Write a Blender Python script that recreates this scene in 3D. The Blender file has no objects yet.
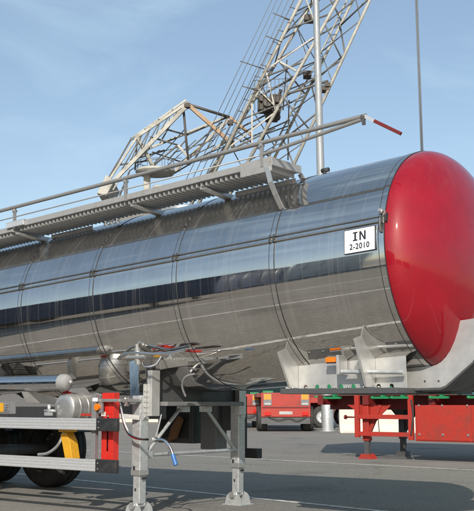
import bpy, bmesh, math, random
from mathutils import Vector, Matrix
random.seed(7)
R_ = math.radians
scene = bpy.context.scene
COL = scene.collection

# ------------------------------------------------------------------ camera
YAW, PITCH = 0.6819, 0.1465
CAM_H = 1.114
cam_d = bpy.data.cameras.new('camera')
cam = bpy.data.objects.new('camera', cam_d); COL.objects.link(cam)
cam_d.sensor_fit = 'HORIZONTAL'; cam_d.sensor_width = 36.0; cam_d.lens = 36.0 * 1000 / 474
cam_d.clip_start = 0.1; cam_d.clip_end = 2000
cam.location = (0, 0, CAM_H)
cam.rotation_euler = (math.pi / 2 + PITCH, 0, YAW)
scene.camera = cam

# ------------------------------------------------------------------ light
SUN = Vector((0.445, -0.715, 0.507)).normalized()          # towards the sun
elev = math.asin(SUN.z)
world = bpy.data.worlds.new('World'); scene.world = world; world.use_nodes = True
wn, wl = world.node_tree.nodes, world.node_tree.links
wn.clear()
wo = wn.new('ShaderNodeOutputWorld'); bg = wn.new('ShaderNodeBackground')
sky = wn.new('ShaderNodeTexSky'); sky.sky_type = 'NISHITA'; sky.sun_disc = False
sky.sun_elevation = elev; sky.sun_rotation = math.atan2(SUN.x, SUN.y)
sky.air_density = 1.0; sky.dust_density = 1.6; sky.ozone_density = 0.45
tc = wn.new('ShaderNodeTexCoord'); mp = wn.new('ShaderNodeMapping')
mp.inputs['Scale'].default_value = (1.3, 2.6, 5.0); mp.inputs['Rotation'].default_value = (0.35, 0.5, 0.9)
nz = wn.new('ShaderNodeTexNoise'); nz.inputs['Scale'].default_value = 1.7; nz.inputs['Detail'].default_value = 7
nz.inputs['Roughness'].default_value = 0.6; nz.inputs['Distortion'].default_value = 0.7
rp = wn.new('ShaderNodeMapRange'); rp.inputs['From Min'].default_value = 0.49; rp.inputs['From Max'].default_value = 0.85
rp.inputs['To Min'].default_value = 0.12; rp.inputs['To Max'].default_value = 0.58
mx = wn.new('ShaderNodeMix'); mx.data_type = 'RGBA'
mx.inputs['B'].default_value = (4.5, 6.2, 7.0, 1)
wl.new(tc.outputs['Generated'], mp.inputs['Vector']); wl.new(mp.outputs['Vector'], nz.inputs['Vector'])
wl.new(nz.outputs['Fac'], rp.inputs['Value']); wl.new(rp.outputs['Result'], mx.inputs['Factor'])
wl.new(sky.outputs['Color'], mx.inputs['A']); wl.new(mx.outputs['Result'], bg.inputs['Color'])
bg.inputs['Strength'].default_value = 0.14
wl.new(bg.outputs['Background'], wo.inputs['Surface'])
sun_d = bpy.data.lights.new('sun', 'SUN'); sun_d.energy = 4.9; sun_d.angle = R_(0.53); sun_d.color = (1, 0.94, 0.84)
sun = bpy.data.objects.new('sun', sun_d); COL.objects.link(sun)
sun.rotation_euler = SUN.to_track_quat('Z', 'Y').to_euler(); sun.location = (20, -30, 30)
vs = scene.view_settings
vs.view_transform = 'Standard'; vs.look = 'None'; vs.exposure = 0.05; vs.gamma = 1.0; vs.use_curve_mapping = False
scene.render.engine = 'CYCLES'

# ------------------------------------------------------------------ materials
MATS = {}
def node_mat(name):
    m = bpy.data.materials.new(name); m.use_nodes = True
    n, l = m.node_tree.nodes, m.node_tree.links
    return m, n, l, n['Principled BSDF']
def ramp(n, stops):
    r = n.new('ShaderNodeValToRGB'); e = r.color_ramp.elements
    while len(e) < len(stops): e.new(0.5)
    for k, (p, c) in enumerate(stops):
        e[k].position = p; e[k].color = (*c, 1) if len(c) == 3 else c
    return r
def noise(n, l, scale, detail=4, rough=0.55, stretch=None, coord='Object', dist=0.0):
    t = n.new('ShaderNodeTexCoord'); z = n.new('ShaderNodeTexNoise')
    z.inputs['Scale'].default_value = scale; z.inputs['Detail'].default_value = detail
    z.inputs['Roughness'].default_value = rough; z.inputs['Distortion'].default_value = dist
    if stretch:
        q = n.new('ShaderNodeMapping'); q.inputs['Scale'].default_value = stretch
        l.new(t.outputs[coord], q.inputs['Vector']); l.new(q.outputs['Vector'], z.inputs['Vector'])
    else:
        l.new(t.outputs[coord], z.inputs['Vector'])
    return z
def mrange(n, l, src, a, b, c, d):
    r = n.new('ShaderNodeMapRange'); r.inputs['From Min'].default_value = a; r.inputs['From Max'].default_value = b
    r.inputs['To Min'].default_value = c; r.inputs['To Max'].default_value = d
    l.new(src, r.inputs['Value']); return r.outputs['Result']
def mixc(n, l, fac, a, b):
    x = n.new('ShaderNodeMix'); x.data_type = 'RGBA'
    for key, v in (('Factor', fac), ('A', a), ('B', b)):
        if hasattr(v, 'is_linked') or hasattr(v, 'links'): l.new(v, x.inputs[key])
        else: x.inputs[key].default_value = v if key == 'Factor' else (*v, 1)
    return x.outputs['Result']
def bump(n, l, p, src, strength, dist=0.01):
    b = n.new('ShaderNodeBump'); b.inputs['Strength'].default_value = strength; b.inputs['Distance'].default_value = dist
    l.new(src, b.inputs['Height']); l.new(b.outputs['Normal'], p.inputs['Normal']); return b
def paint(name, col, rough=0.5, metal=0.0, dirt=(0.09, 0.075, 0.06), amount=0.35, scale=6.0, coat=0.0, rvar=0.12, bmp=0.05, spec=0.5):
    """painted / plain surface with blotchy dirt and fine wear"""
    m, n, l, p = node_mat(name)
    z = noise(n, l, scale, 6, 0.65); z2 = noise(n, l, scale * 9, 3, 0.6)
    f = mrange(n, l, z.outputs['Fac'], 0.48, 0.78, 0.0, amount)
    var = mixc(n, l, mrange(n, l, z2.outputs['Fac'], 0.3, 0.7, 0, 1), tuple(c * 0.88 for c in col), tuple(min(1, c * 1.1) for c in col))
    l.new(mixc(n, l, f, var, dirt), p.inputs['Base Color'])
    l.new(mrange(n, l, z.outputs['Fac'], 0.3, 0.75, max(0.03, rough - rvar), min(1, rough + rvar)), p.inputs['Roughness'])
    p.inputs['Metallic'].default_value = metal; p.inputs['Specular IOR Level'].default_value = spec
    if coat: p.inputs['Coat Weight'].default_value = coat; p.inputs['Coat Roughness'].default_value = 0.045
    if bmp: bump(n, l, p, z2.outputs['Fac'], bmp, 0.004)
    MATS[name] = m; return m
def tank_steel(key, r0, r1, flm):
    m, n, l, p = node_mat('polished_cladding' if key == 'tank' else 'dim_reflection_cladding')
    streak = noise(n, l, 1.0, 5, 0.6, (26, 0.55, 0.55)); blot = noise(n, l, 2.2, 5, 0.6)
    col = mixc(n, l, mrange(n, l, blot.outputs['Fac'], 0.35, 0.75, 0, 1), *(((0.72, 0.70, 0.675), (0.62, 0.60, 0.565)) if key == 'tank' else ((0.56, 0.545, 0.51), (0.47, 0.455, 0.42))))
    film = mrange(n, l, streak.outputs['Fac'], 0.54, 0.74, flm * 0.12, flm)
    l.new(mrange(n, l, film, 0.0, 1.0, 1.0, 0.45), p.inputs['Metallic'])
    l.new(mixc(n, l, film, col, (0.58, 0.57, 0.55)), p.inputs['Base Color'])
    s2 = n.new('ShaderNodeMath'); s2.operation = 'ADD'
    l.new(mrange(n, l, streak.outputs['Fac'], 0.45, 0.78, r0, r1), s2.inputs[0])
    l.new(mrange(n, l, blot.outputs['Fac'], 0.4, 0.8, 0.0, 0.05), s2.inputs[1])
    l.new(s2.outputs[0], p.inputs['Roughness'])
    wav = noise(n, l, 1.6, 2, 0.4, (1.3, 1, 1))
    bump(n, l, p, wav.outputs['Fac'], 0.07, 0.012)
    MATS[key] = m
tank_steel('tank', 0.02, 0.085, 0.13)
tank_steel('tank_dim_reflection', 0.19, 0.24, 0.16)  # upper sheets: dim reflection of the walkway put into a darker base colour
def galv():
    m, n, l, p = node_mat('galvanised_steel')
    t = n.new('ShaderNodeTexCoord'); v = n.new('ShaderNodeTexVoronoi'); v.inputs['Scale'].default_value = 34
    l.new(t.outputs['Object'], v.inputs['Vector'])
    z = noise(n, l, 7, 5)
    c1 = mixc(n, l, mrange(n, l, v.outputs['Color'], 0.1, 0.9, 0, 1), (0.44, 0.46, 0.47), (0.54, 0.56, 0.56))
    l.new(mixc(n, l, mrange(n, l, z.outputs['Fac'], 0.52, 0.75, 0, 0.5), c1, (0.26, 0.24, 0.21)), p.inputs['Base Color'])
    p.inputs['Metallic'].default_value = 0.55
    l.new(mrange(n, l, v.outputs['Color'], 0, 1, 0.34, 0.46), p.inputs['Roughness'])
    MATS['galv'] = m
galv()
paint('steel', (0.52, 0.52, 0.51), 0.34, 0.75, (0.2, 0.18, 0.15), 0.35, 8)
paint('bright_steel', (0.68, 0.68, 0.67), 0.2, 1.0, (0.4, 0.38, 0.34), 0.25, 9, bmp=0.02)
paint('alu', (0.66, 0.67, 0.68), 0.36, 0.6, (0.38, 0.36, 0.32), 0.3, 7)
paint('skirt', (0.58, 0.58, 0.57), 0.40, 0.65, (0.42, 0.39, 0.34), 0.18, 0.9, bmp=0.015)
paint('walk_alu', (0.33, 0.33, 0.325), 0.55, 0.35, (0.16, 0.14, 0.11), 0.5, 9)
paint('rail_steel', (0.27, 0.27, 0.265), 0.45, 0.4, (0.16, 0.13, 0.10), 0.4, 7)
paint('red_head', (0.25, 0.003, 0.011), 0.5, 0.0, (0.24, 0.004, 0.012), 0.05, 0.4, coat=1.0, bmp=0.0, spec=0.12)
paint('red_box', (0.50, 0.022, 0.015), 0.35, 0, (0.25, 0.02, 0.015), 0.3, 9, coat=0.3)
paint('red_paint', (0.34, 0.026, 0.016), 0.55, 0, (0.12, 0.035, 0.025), 0.75, 3)
paint('dark_red', (0.14, 0.012, 0.012), 0.55, 0, (0.06, 0.03, 0.02), 0.5, 5)
paint('green_paint', (0.015, 0.19, 0.07), 0.45, 0, (0.03, 0.08, 0.04), 0.4, 6)
paint('black_plastic', (0.018, 0.019, 0.021), 0.5, 0, (0.07, 0.065, 0.06), 0.4, 12)
paint('rubber', (0.026, 0.025, 0.024), 0.8, 0, (0.10, 0.09, 0.075), 0.7, 8)
paint('seal', (0.022, 0.024, 0.026), 0.6, 0, (0.05, 0.05, 0.05), 0.3, 12)
paint('dark_steel', (0.085, 0.088, 0.092), 0.55, 0.3, (0.05, 0.04, 0.03), 0.5, 6)
paint('grey_paint', (0.17, 0.173, 0.178), 0.5, 0.1, (0.12, 0.1, 0.085), 0.4, 6)
paint('yellow', (0.55, 0.28, 0.015), 0.45, 0, (0.25, 0.15, 0.04), 0.4, 12)
paint('rust_brown', (0.20, 0.10, 0.045), 0.7, 0, (0.08, 0.05, 0.03), 0.5, 9)
paint('crane_cream', (0.35, 0.342, 0.305), 0.6, 0, (0.13, 0.105, 0.08), 0.85, 1.3)
paint('pole_steel', (0.30, 0.32, 0.335), 0.55, 0.3, (0.2, 0.2, 0.2), 0.4, 1.5)
paint('crane_grey', (0.115, 0.114, 0.108), 0.6, 0.1, (0.13, 0.10, 0.07), 0.6, 0.9)  # darker tone on the braces stands in for the crane's shaded members
paint('crane_dark', (0.06, 0.055, 0.05), 0.7, 0, (0.1, 0.06, 0.03), 0.5, 1.2)
paint('crane_rust', (0.33, 0.225, 0.14), 0.7, 0, (0.2, 0.12, 0.07), 0.7, 0.9)
paint('rope', (0.13, 0.145, 0.165), 0.6, 0.2, (0.1, 0.1, 0.1), 0.4, 3)
paint('concrete', (0.56, 0.52, 0.45), 0.85, 0, (0.26, 0.22, 0.17), 0.5, 2.5, bmp=0.25)
paint('old_plate', (0.38, 0.38, 0.37), 0.6, 0, (0.15, 0.13, 0.11), 0.6, 8)
paint('marker_orange', (0.62, 0.25, 0.02), 0.5, 0, (0.3, 0.13, 0.03), 0.5, 8)
paint('white_plate', (0.80, 0.80, 0.79), 0.4, 0, (0.6, 0.58, 0.54), 0.25, 14, bmp=0)
paint('ink', (0.018, 0.022, 0.03), 0.5, 0, (0.05, 0.05, 0.05), 0.2, 20, bmp=0)
paint('blue_grip', (0.03, 0.13, 0.36), 0.45, 0, (0.1, 0.12, 0.16), 0.3, 20)
paint('amber', (0.75, 0.17, 0.01), 0.2, 0, (0.4, 0.1, 0.01), 0.2, 30, coat=0.6)
paint('tail_red', (0.5, 0.02, 0.015), 0.25, 0, (0.3, 0.02, 0.02), 0.2, 30)
paint('navy', (0.014, 0.036, 0.085), 0.6, 0, (0.03, 0.03, 0.035), 0.4, 1.2)
paint('pale_box', (0.62, 0.63, 0.62), 0.5, 0, (0.35, 0.3, 0.25), 0.5, 1.0)
paint('teal_box', (0.02, 0.075, 0.085), 0.55, 0, (0.05, 0.04, 0.03), 0.5, 1.0)
paint('brown_box', (0.10, 0.045, 0.03), 0.6, 0, (0.05, 0.03, 0.02), 0.5, 1.0)
def asphalt():
    m, n, l, p = node_mat('asphalt')
    big = noise(n, l, 0.16, 5, 0.6, dist=0.6); mid = noise(n, l, 1.3, 5, 0.65); fine = noise(n, l, 55, 3, 0.7); grit = noise(n, l, 190, 2, 0.6)
    streak = noise(n, l, 0.9, 4, 0.6, (0.18, 1.6, 1))
    c1 = mixc(n, l, mrange(n, l, big.outputs['Fac'], 0.35, 0.68, 0, 1), (0.158, 0.146, 0.127), (0.238, 0.222, 0.193))
    c2 = mixc(n, l, mrange(n, l, mid.outputs['Fac'], 0.50, 0.68, 0, 0.7), c1, (0.125, 0.118, 0.108))
    c3 = mixc(n, l, mrange(n, l, streak.outputs['Fac'], 0.55, 0.72, 0, 0.5), c2, (0.135, 0.128, 0.12))
    c4 = mixc(n, l, mrange(n, l, fine.outputs['Fac'], 0.42, 0.60, 0.75, 0), c3, (0.105, 0.10, 0.092))
    c5 = mixc(n, l, mrange(n, l, grit.outputs['Fac'], 0.56, 0.68, 0, 0.7), c4, (0.36, 0.34, 0.31))
    vt = n.new('ShaderNodeTexCoord'); vn = noise(n, l, 0.9, 4, 0.6); vm = n.new('ShaderNodeVectorMath'); vm.operation = 'MULTIPLY_ADD'
    l.new(vn.outputs['Color'], vm.inputs[0]); vm.inputs[1].default_value = (1.6, 1.6, 0); l.new(vt.outputs['Object'], vm.inputs[2])
    vo = n.new('ShaderNodeTexVoronoi'); vo.feature = 'DISTANCE_TO_EDGE'; vo.inputs['Scale'].default_value = 0.22; l.new(vm.outputs['Vector'], vo.inputs['Vector'])
    c6 = mixc(n, l, mrange(n, l, vo.outputs['Distance'], 0.002, 0.006, 0.45, 0.0), c5, (0.05, 0.048, 0.045))
    oil = noise(n, l, 0.55, 3, 0.5, (1, 1.4, 1)); c7 = mixc(n, l, mrange(n, l, oil.outputs['Fac'], 0.60, 0.70, 0.0, 0.7), c6, (0.075, 0.07, 0.066))
    pat = noise(n, l, 17, 5, 0.75); c8 = mixc(n, l, mrange(n, l, pat.outputs['Fac'], 0.48, 0.66, 0.0, 0.5), c7, (0.33, 0.31, 0.28))
    l.new(c8, p.inputs['Base Color']); p.inputs['Roughness'].default_value = 0.88
    bump(n, l, p, grit.outputs['Fac'], 0.35, 0.006)
    MATS['asphalt'] = m
asphalt()
def line_paint():
    m, n, l, p = node_mat('road_paint')
    z = noise(n, l, 9, 6, 0.7); z2 = noise(n, l, 60, 3, 0.7)
    f = n.new('ShaderNodeMath'); f.operation = 'MULTIPLY'
    l.new(mrange(n, l, z.outputs['Fac'], 0.36, 0.56, 0.10, 0.95), f.inputs[0]); l.new(mrange(n, l, z2.outputs['Fac'], 0.30, 0.5, 0.4, 1), f.inputs[1])
    l.new(mixc(n, l, f.outputs[0], (0.19, 0.18, 0.16), (0.66, 0.65, 0.61)), p.inputs['Base Color'])
    p.inputs['Roughness'].default_value = 0.75
    MATS['line'] = m
line_paint()

# ------------------------------------------------------------------ mesh helpers
class MB:
    """collects faces; build() links them as ONE mesh object centred on its own geometry"""
    def __init__(s, xf=None): s.v = []; s.f = []; s.sm = []; s.xf = xf
    def add(s, vs_, fs, smooth=False):
        b = len(s.v); s.v += [Vector(q) for q in vs_]
        for f in fs: s.f.append([b + i for i in f]); s.sm.append(smooth)
        return s
    def box(s, x0, x1, y0, y1, z0, z1):
        return s.add([(x0,y0,z0),(x1,y0,z0),(x1,y1,z0),(x0,y1,z0),(x0,y0,z1),(x1,y0,z1),(x1,y1,z1),(x0,y1,z1)],
                     [(3,2,1,0),(4,5,6,7),(0,1,5,4),(1,2,6,5),(2,3,7,6),(3,0,4,7)])
    def bar(s, p, q, w, h, up=(0,0,1)):
        p, q = Vector(p), Vector(q); d = (q - p).normalized(); up = Vector(up)
        if abs(d.dot(up)) > 0.98: up = Vector((1,0,0))
        a = d.cross(up).normalized() * w / 2; b = a.cross(d).normalized() * h / 2
        return s.add([p-a-b,p+a-b,p+a+b,p-a+b,q-a-b,q+a-b,q+a+b,q-a+b],
                     [(3,2,1,0),(4,5,6,7),(0,1,5,4),(1,2,6,5),(2,3,7,6),(3,0,4,7)])
    def tube(s, p, q, r, n=12, r2=None):
        p, q = Vector(p), Vector(q); d = (q - p).normalized(); r2 = r if r2 is None else r2
        up = Vector((0,0,1)) if abs(d.z) < 0.9 else Vector((1,0,0))
        a = d.cross(up).normalized(); b = a.cross(d)
        vs_ = []
        for c, rr in ((p, r), (q, r2)):
            vs_ += [c + (a * math.cos(2*math.pi*k/n) + b * math.sin(2*math.pi*k/n)) * rr for k in range(n)]
        s.add(vs_, [(k, (k+1) % n, n + (k+1) % n, n + k) for k in range(n)], True)
        s.add(vs_, [tuple(range(n-1, -1, -1)), tuple(range(n, 2*n))], False)
        return s
    def path(s, pts, r, n=10):
        pts = [Vector(q) for q in pts]; rings = []; a = None
        for i, c in enumerate(pts):
            d = (pts[min(i+1, len(pts)-1)] - pts[max(i-1, 0)]).normalized()
            if a is None:
                up = Vector((0,0,1)) if abs(d.z) < 0.9 else Vector((1,0,0)); a = d.cross(up).normalized()
            a = (a - d * a.dot(d)).normalized(); b = a.cross(d)
            rings.append([c + (a*math.cos(2*math.pi*k/n) + b*math.sin(2*math.pi*k/n)) * r for k in range(n)])
        vs_ = [q for rg in rings for q in rg]
        s.add(vs_, [(i*n+k, i*n+(k+1) % n, (i+1)*n+(k+1) % n, (i+1)*n+k) for i in range(len(pts)-1) for k in range(n)], True)
        s.add(rings[0], [tuple(range(n-1, -1, -1))]); s.add(rings[-1], [tuple(range(n))])
        return s
    def prism(s, poly, vec):
        vec = Vector(vec); n = len(poly); P = [Vector(q) for q in poly]
        return s.add(P + [q + vec for q in P], [tuple(range(n-1, -1, -1)), tuple(range(n, 2*n))] + [(k, (k+1) % n, n+(k+1) % n, n+k) for k in range(n)])
    def lathe(s, prof, o, ax, n=32, smooth=True, a0=0, a1=2*math.pi):
        """prof = [(distance along ax, radius)]"""
        o, ax = Vector(o), Vector(ax).normalized()
        up = Vector((0,0,1)) if abs(ax.z) < 0.9 else Vector((1,0,0))
        a = ax.cross(up).normalized(); b = a.cross(ax)
        full = abs(a1 - a0 - 2*math.pi) < 1e-6; m = n if full else n + 1
        vs_ = []
        for h, r in prof:
            for k in range(m):
                t = a0 + (a1 - a0) * k / n
                vs_.append(o + ax*h + (a*math.cos(t) + b*math.sin(t)) * r)
        fs = []
        for i in range(len(prof) - 1):
            for k in range(n):
                k2 = (k+1) % m
                fs.append((i*m+k, i*m+k2, (i+1)*m+k2, (i+1)*m+k))
        return s.add(vs_, fs, smooth)
    def build(s, name, mat, parent=None, bevel=0.0, flip=None, auto=None):
        vs_ = [Vector(s.xf(*q)) if s.xf else q for q in s.v]
        lo = Vector([min(q[i] for q in vs_) for i in range(3)]); hi = Vector([max(q[i] for q in vs_) for i in range(3)])
        c = (lo + hi) / 2
        me = bpy.data.meshes.new(name)
        me.from_pydata([q - c for q in vs_], [], s.f)
        for pl, sm in zip(me.polygons, s.sm): pl.use_smooth = sm
        bm = bmesh.new(); bm.from_mesh(me)
        bmesh.ops.remove_doubles(bm, verts=bm.verts, dist=1e-5)
        bmesh.ops.recalc_face_normals(bm, faces=bm.faces)
        if bevel:
            ed = [e for e in bm.edges if len(e.link_faces) == 2 and e.calc_face_angle(0) > 0.6]
            bmesh.ops.bevel(bm, geom=ed, offset=bevel, segments=2, profile=0.5, affect='EDGES', clamp_overlap=True)
        for e in bm.edges:
            if len(e.link_faces) == 2 and e.calc_face_angle(0) > 0.6: e.smooth = False
        bm.to_mesh(me); bm.free()
        me.materials.append(MATS[mat])
        o = bpy.data.objects.new(name, me); COL.objects.link(o)
        w0 = Vector((0,0,0))
        if parent is not None:
            o.parent = parent; w0 = parent['_w'] if '_w' in parent else Vector((0,0,0)); w0 = Vector(w0)
        o.location = c - w0; o['_w'] = list(c)
        return o
def thing(name, label, cat, loc=(0,0,0), group=None):
    o = bpy.data.objects.new(name, None); COL.objects.link(o); o.empty_display_size = 0.3
    o.location = loc; o['_w'] = list(loc); o['label'] = label; o['category'] = cat
    if group: o['group'] = group
    return o
def tag(o, label, cat, group=None):
    o['label'] = label; o['category'] = cat
    if group: o['group'] = group
    return o
def struct(o): o['kind'] = 'structure'; return o
def text_mesh(body, size, xf, mat, name, parent, sx=1.0, thick=0.0):
    cu = bpy.data.curves.new(name, 'FONT'); cu.body = body; cu.size = size; cu.align_x = 'CENTER'; cu.align_y = 'CENTER'
    cu.extrude = 0.0008; cu.offset = thick; cu.space_character = 1.12
    ob = bpy.data.objects.new(name, cu); COL.objects.link(ob)
    dg = bpy.context.evaluated_depsgraph_get(); me = bpy.data.meshes.new_from_object(ob.evaluated_get(dg))
    bpy.data.objects.remove(ob); bpy.data.curves.remove(cu)
    mb = MB(); mb.add([xf(q.co.x * sx, q.co.y, q.co.z) for q in me.vertices], [tuple(p.vertices) for p in me.polygons])
    bpy.data.meshes.remove(me)
    return mb.build(name, mat, parent)

# ------------------------------------------------------------------ setting
g = MB(); g.add([(-700,-700,0),(700,-700,0),(700,700,0),(-700,700,0)], [(0,1,2,3)])
struct(g.build('ground', 'asphalt'))
def road_line(x0, x1, xa, ya, xb, yb, w=0.11):
    k = (yb - ya) / (xb - xa); f = lambda x: ya + k * (x - xa)
    m = MB(); m.add([(x0,f(x0)-w/2,0.004),(x1,f(x1)-w/2,0.004),(x1,f(x1)+w/2,0.004),(x0,f(x0)+w/2,0.004)], [(0,1,2,3)])
    struct(m.build('parking_line', 'line'))
road_line(-19, 3, -12.76, 10.37, -5.6, 9.25)
road_line(-20, 2, -12.92, 16.17, -7.69, 15.77)
road_line(-17, 3, -12.0, 4.80, -6.5, 3.55)
road_line(-7.7, 3, -7.24, 6.86, -5.25, 6.45)
road_line(-16, 4, -12.0, 1.3, -6.5, 0.1)

# ------------------------------------------------------------------ the tanker
XS, YA, ZA, RT, TT = -4.163, 8.058, 2.369, 1.006, 0.0507
cT, sT = math.cos(TT), math.sin(TT)
def tk(s, y, w): return (XS + s*cT - w*sT, YA + y, ZA + s*sT + w*cT)     # tank frame -> world
def tkp(s, phi, r): return (s, -r*math.cos(phi), r*math.sin(phi))         # cylinder coords, phi from the near side upwards
def axz(x): return ZA + (x - XS) * math.tan(TT)
T = thing('tanker_trailer', 'polished steel tank trailer with bright red domed front end, parked on landing legs', 'tank trailer', (-8.0, YA, 0))
RINGS = [0, -1.165, -2.345, -3.515, -4.67, -5.83, -7.0, -8.17, -9.34, -10.5]
NS = 160
for i in range(9):
    a, b = RINGS[i], RINGS[i+1]
    k = 8; dr = 0.0012 * (i % 2)
    for a0, a1, mt, nn in ((32.5, 147.5, 'tank_dim_reflection' if i else 'tank', 52), (147.5, 392.5, 'tank', 110)):      # upper and lower sheet, meeting at the long seams
        m = MB(tk); vs_ = []
        for j in range(k+1):
            for q in range(nn+1): vs_.append(tkp(a + (b-a)*j/k, R_(a0 + (a1-a0)*q/nn), RT + dr))
        m.add(vs_, [(j*(nn+1)+q, j*(nn+1)+q+1, (j+1)*(nn+1)+q+1, (j+1)*(nn+1)+q) for j in range(k) for q in range(nn)], True)
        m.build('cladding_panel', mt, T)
for i, s in enumerate(RINGS):
    c = s - 0.03 if i == 0 else s
    m = MB(tk); m.lathe([(c-0.025, RT-0.004), (c-0.024, RT+0.004), (c+0.024, RT+0.004), (c+0.025, RT-0.004)], (0,0,0), (1,0,0), NS)
    st = m.build('cladding_strap', 'tank', T)
    for e in (-1, 1):
        m = MB(tk); q = c + e*0.0275
        m.lathe([(q-0.0035, RT-0.004), (q-0.003, RT+0.0045), (q+0.003, RT+0.0045), (q+0.0035, RT-0.004)], (0,0,0), (1,0,0), NS)
        m.build('strap_seal', 'seal', st)
# red dished front head
m = MB(tk); prof = [(-0.002, RT-0.002)]
for j in range(0, 41):
    al = math.pi/2 * j/40
    prof.append((0.41*math.sin(al), max(0.0005, (RT-0.001)*math.cos(al))))
m.lathe(prof, (0,0,0), (1,0,0), NS); m.build('front_head', 'red_head', T)
m = MB(tk); m.lathe([(-10.5 - 0.41*math.sin(math.pi/2*j/20), max(0.0005, RT*math.cos(math.pi/2*j/20))) for j in range(21)], (0,0,0), (1,0,0), 96)
m.build('rear_head', 'tank', T)
# long seams
for ph in (32.5,):
    m = MB(tk); p0 = R_(ph)
    for i in range(9):
        a, b = RINGS[i]-0.065 if i == 0 else RINGS[i]-0.04, RINGS[i+1]+0.04
        P = [tkp(a, p0-0.004, RT+0.0028), tkp(b, p0-0.004, RT+0.0028), tkp(b, p0+0.004, RT+0.0028), tkp(a, p0+0.004, RT+0.0028)]
        m.add(P, [(0,1,2,3)])
    m.build('cladding_seam', 'dark_steel', T)
# twin pipes along the flank with clamps at every strap
for ph, r in ((16.3, 0.0065), (13.5, 0.0085)):
    m = MB(tk); m.tube(tkp(-10.4, R_(ph), RT+0.012), tkp(-0.05, R_(ph), RT+0.012), r, 12); m.build('side_pipe', 'bright_steel', T)
for s in RINGS[:8]:
    for ds in (-0.022, 0.022):
        m = MB(tk); m.bar(tkp(s+ds, R_(12.7), RT+0.012), tkp(s+ds, R_(17.1), RT+0.012), 0.010, 0.024, (0,-1,0.25))
        m.build('pipe_clamp', 'seal', T)
# bolt fitting at the front strap
m = MB(tk); ph = R_(17.5)
m.tube(tkp(-0.03, ph, RT), tkp(-0.03, ph, RT+0.02), 0.036, 16); m.build('fitting_flange', 'steel', T)
m = MB(tk); m.tube(tkp(-0.02, ph, RT+0.02), tkp(-0.02, ph, RT+0.055), 0.026, 6); m.tube(tkp(-0.02, ph, RT+0.055), tkp(-0.02, ph, RT+0.07), 0.015, 12)
m.build('fitting_bolt', 'steel', T)
m = MB(tk); m.path([tkp(-0.03, R_(14.5), RT+0.03), tkp(-0.03, R_(11), RT+0.025), tkp(-0.03, R_(8), RT+0.012)], 0.013, 8); m.build('fitting_pipe', 'dark_steel', T)
m = MB(tk); m.tube(tkp(-1.13, R_(83), RT+0.0), tkp(-1.13, R_(84), RT+0.05), 0.018, 10); m.tube(tkp(-1.16, R_(83.5), RT+0.05), tkp(-1.08, R_(83.5), RT+0.05), 0.022, 10); m.build('strap_buckle', 'seal', T)
# test plate with lettering
pc, pr, pu = R_(5.9), Vector((1,0,0)), None
pn = Vector((0, -math.cos(pc), math.sin(pc))); pu = Vector((0, math.sin(pc), math.cos(pc))); po = Vector((-0.235, 0, 0)) + pn * (RT + 0.010)
def plx(x, y, z): return tk(*(po + pr*x + pu*y + pn*z))
def pbox(m, x0, x1, y0, y1, z0, z1): return m.box(x0, x1, y0, y1, z0, z1)
m = MB(plx); pbox(m, -0.154, 0.154, -0.106, 0.106, -0.009, -0.001); plate = m.build('test_plate', 'ink', T)
m = MB(plx); pbox(m, -0.147, 0.147, -0.099, 0.099, -0.0008, 0.0012); m.build('plate_face', 'white_plate', plate)
m = MB(plx); z0, z1 = 0.0014, 0.0026
pbox(m, -0.050,-0.032,0.0105,0.0635,z0,z1); pbox(m,-0.064,-0.018,0.064,0.076,z0,z1); pbox(m,-0.064,-0.018,-0.002,0.010,z0,z1)
m.build('letter_i', 'ink', plate)
m = MB(plx); pbox(m, 0.000,0.016,-0.002,0.076,z0,z1); pbox(m, 0.046,0.062,-0.002,0.076,z0,z1)
m.add([(0.0162,0.076,z0),(0.0162,0.050,z0),(0.0458,-0.002,z0),(0.0458,0.024,z0),(0.0162,0.076,z1),(0.0162,0.050,z1),(0.0458,-0.002,z1),(0.0458,0.024,z1)],
      [(0,1,2,3),(7,6,5,4),(0,4,5,1),(1,5,6,2),(2,6,7,3),(3,7,4,0)])
m.build('letter_n', 'ink', plate)
text_mesh('2-2010', 0.068, lambda x, y, z: plx(x, y - 0.052, z + 0.0022), 'ink', 'date_lettering', plate, sx=0.92, thick=0.0016)

# ---- walkway on top
WY0, WY1 = -0.758, -0.300
def tkw(s, y, w): return tk(s + 0.12, y - 0.16, w - 0.055)               # the walkway overhangs the near shoulder
def walk_section(s0, s1, dw):
    L0 = s1 - s0
    for y in (WY0, WY1 - 0.02):
        m = MB(tkw); m.box(s0, s1, y, y+0.02, 1.028+dw, 1.090+dw); m.build('walkway_side_channel', 'walk_alu', T, bevel=0.004)
    m = MB(tkw); k = int(L0/0.062)
    for j in range(k):
        s = s0 + 0.02 + j*0.062
        m.box(s, s+0.018, WY0+0.022, WY1-0.022, 0.985+dw, 1.062+dw)
    for y in (WY0+0.11, WY0+0.22, WY0+0.33): m.box(s0, s1, y, y+0.006, 1.0635+dw, 1.082+dw)
    gr = m.build('walkway_grating', 'walk_alu', T); gr['kind'] = 'stuff'
    for e in (s0, s1):
        m = MB(tkw); m.box(e-0.012, e+0.012, WY0-0.003, WY1+0.003, 1.02+dw, 1.094+dw); m.build('walkway_end_plate', 'walk_alu', T, bevel=0.003)
walk_section(-4.93, -1.30, 0.0)
walk_section(-10.2, -5.02, -0.035)
m = MB(tkw); m.box(-1.66, -1.29, WY0-0.010, WY0-0.004, 0.965, 1.100); m.build('walkway_kick_plate', 'walk_alu', T, bevel=0.002)
m = MB(tkw); m.box(-5.10, -4.80, WY0-0.03, WY0-0.004, 1.035, 1.095); m.box(-5.10,-4.80,WY0-0.03,WY0+0.12,1.0955,1.101); m.build('walkway_joint_bracket', 'alu', T, bevel=0.003)
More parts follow.
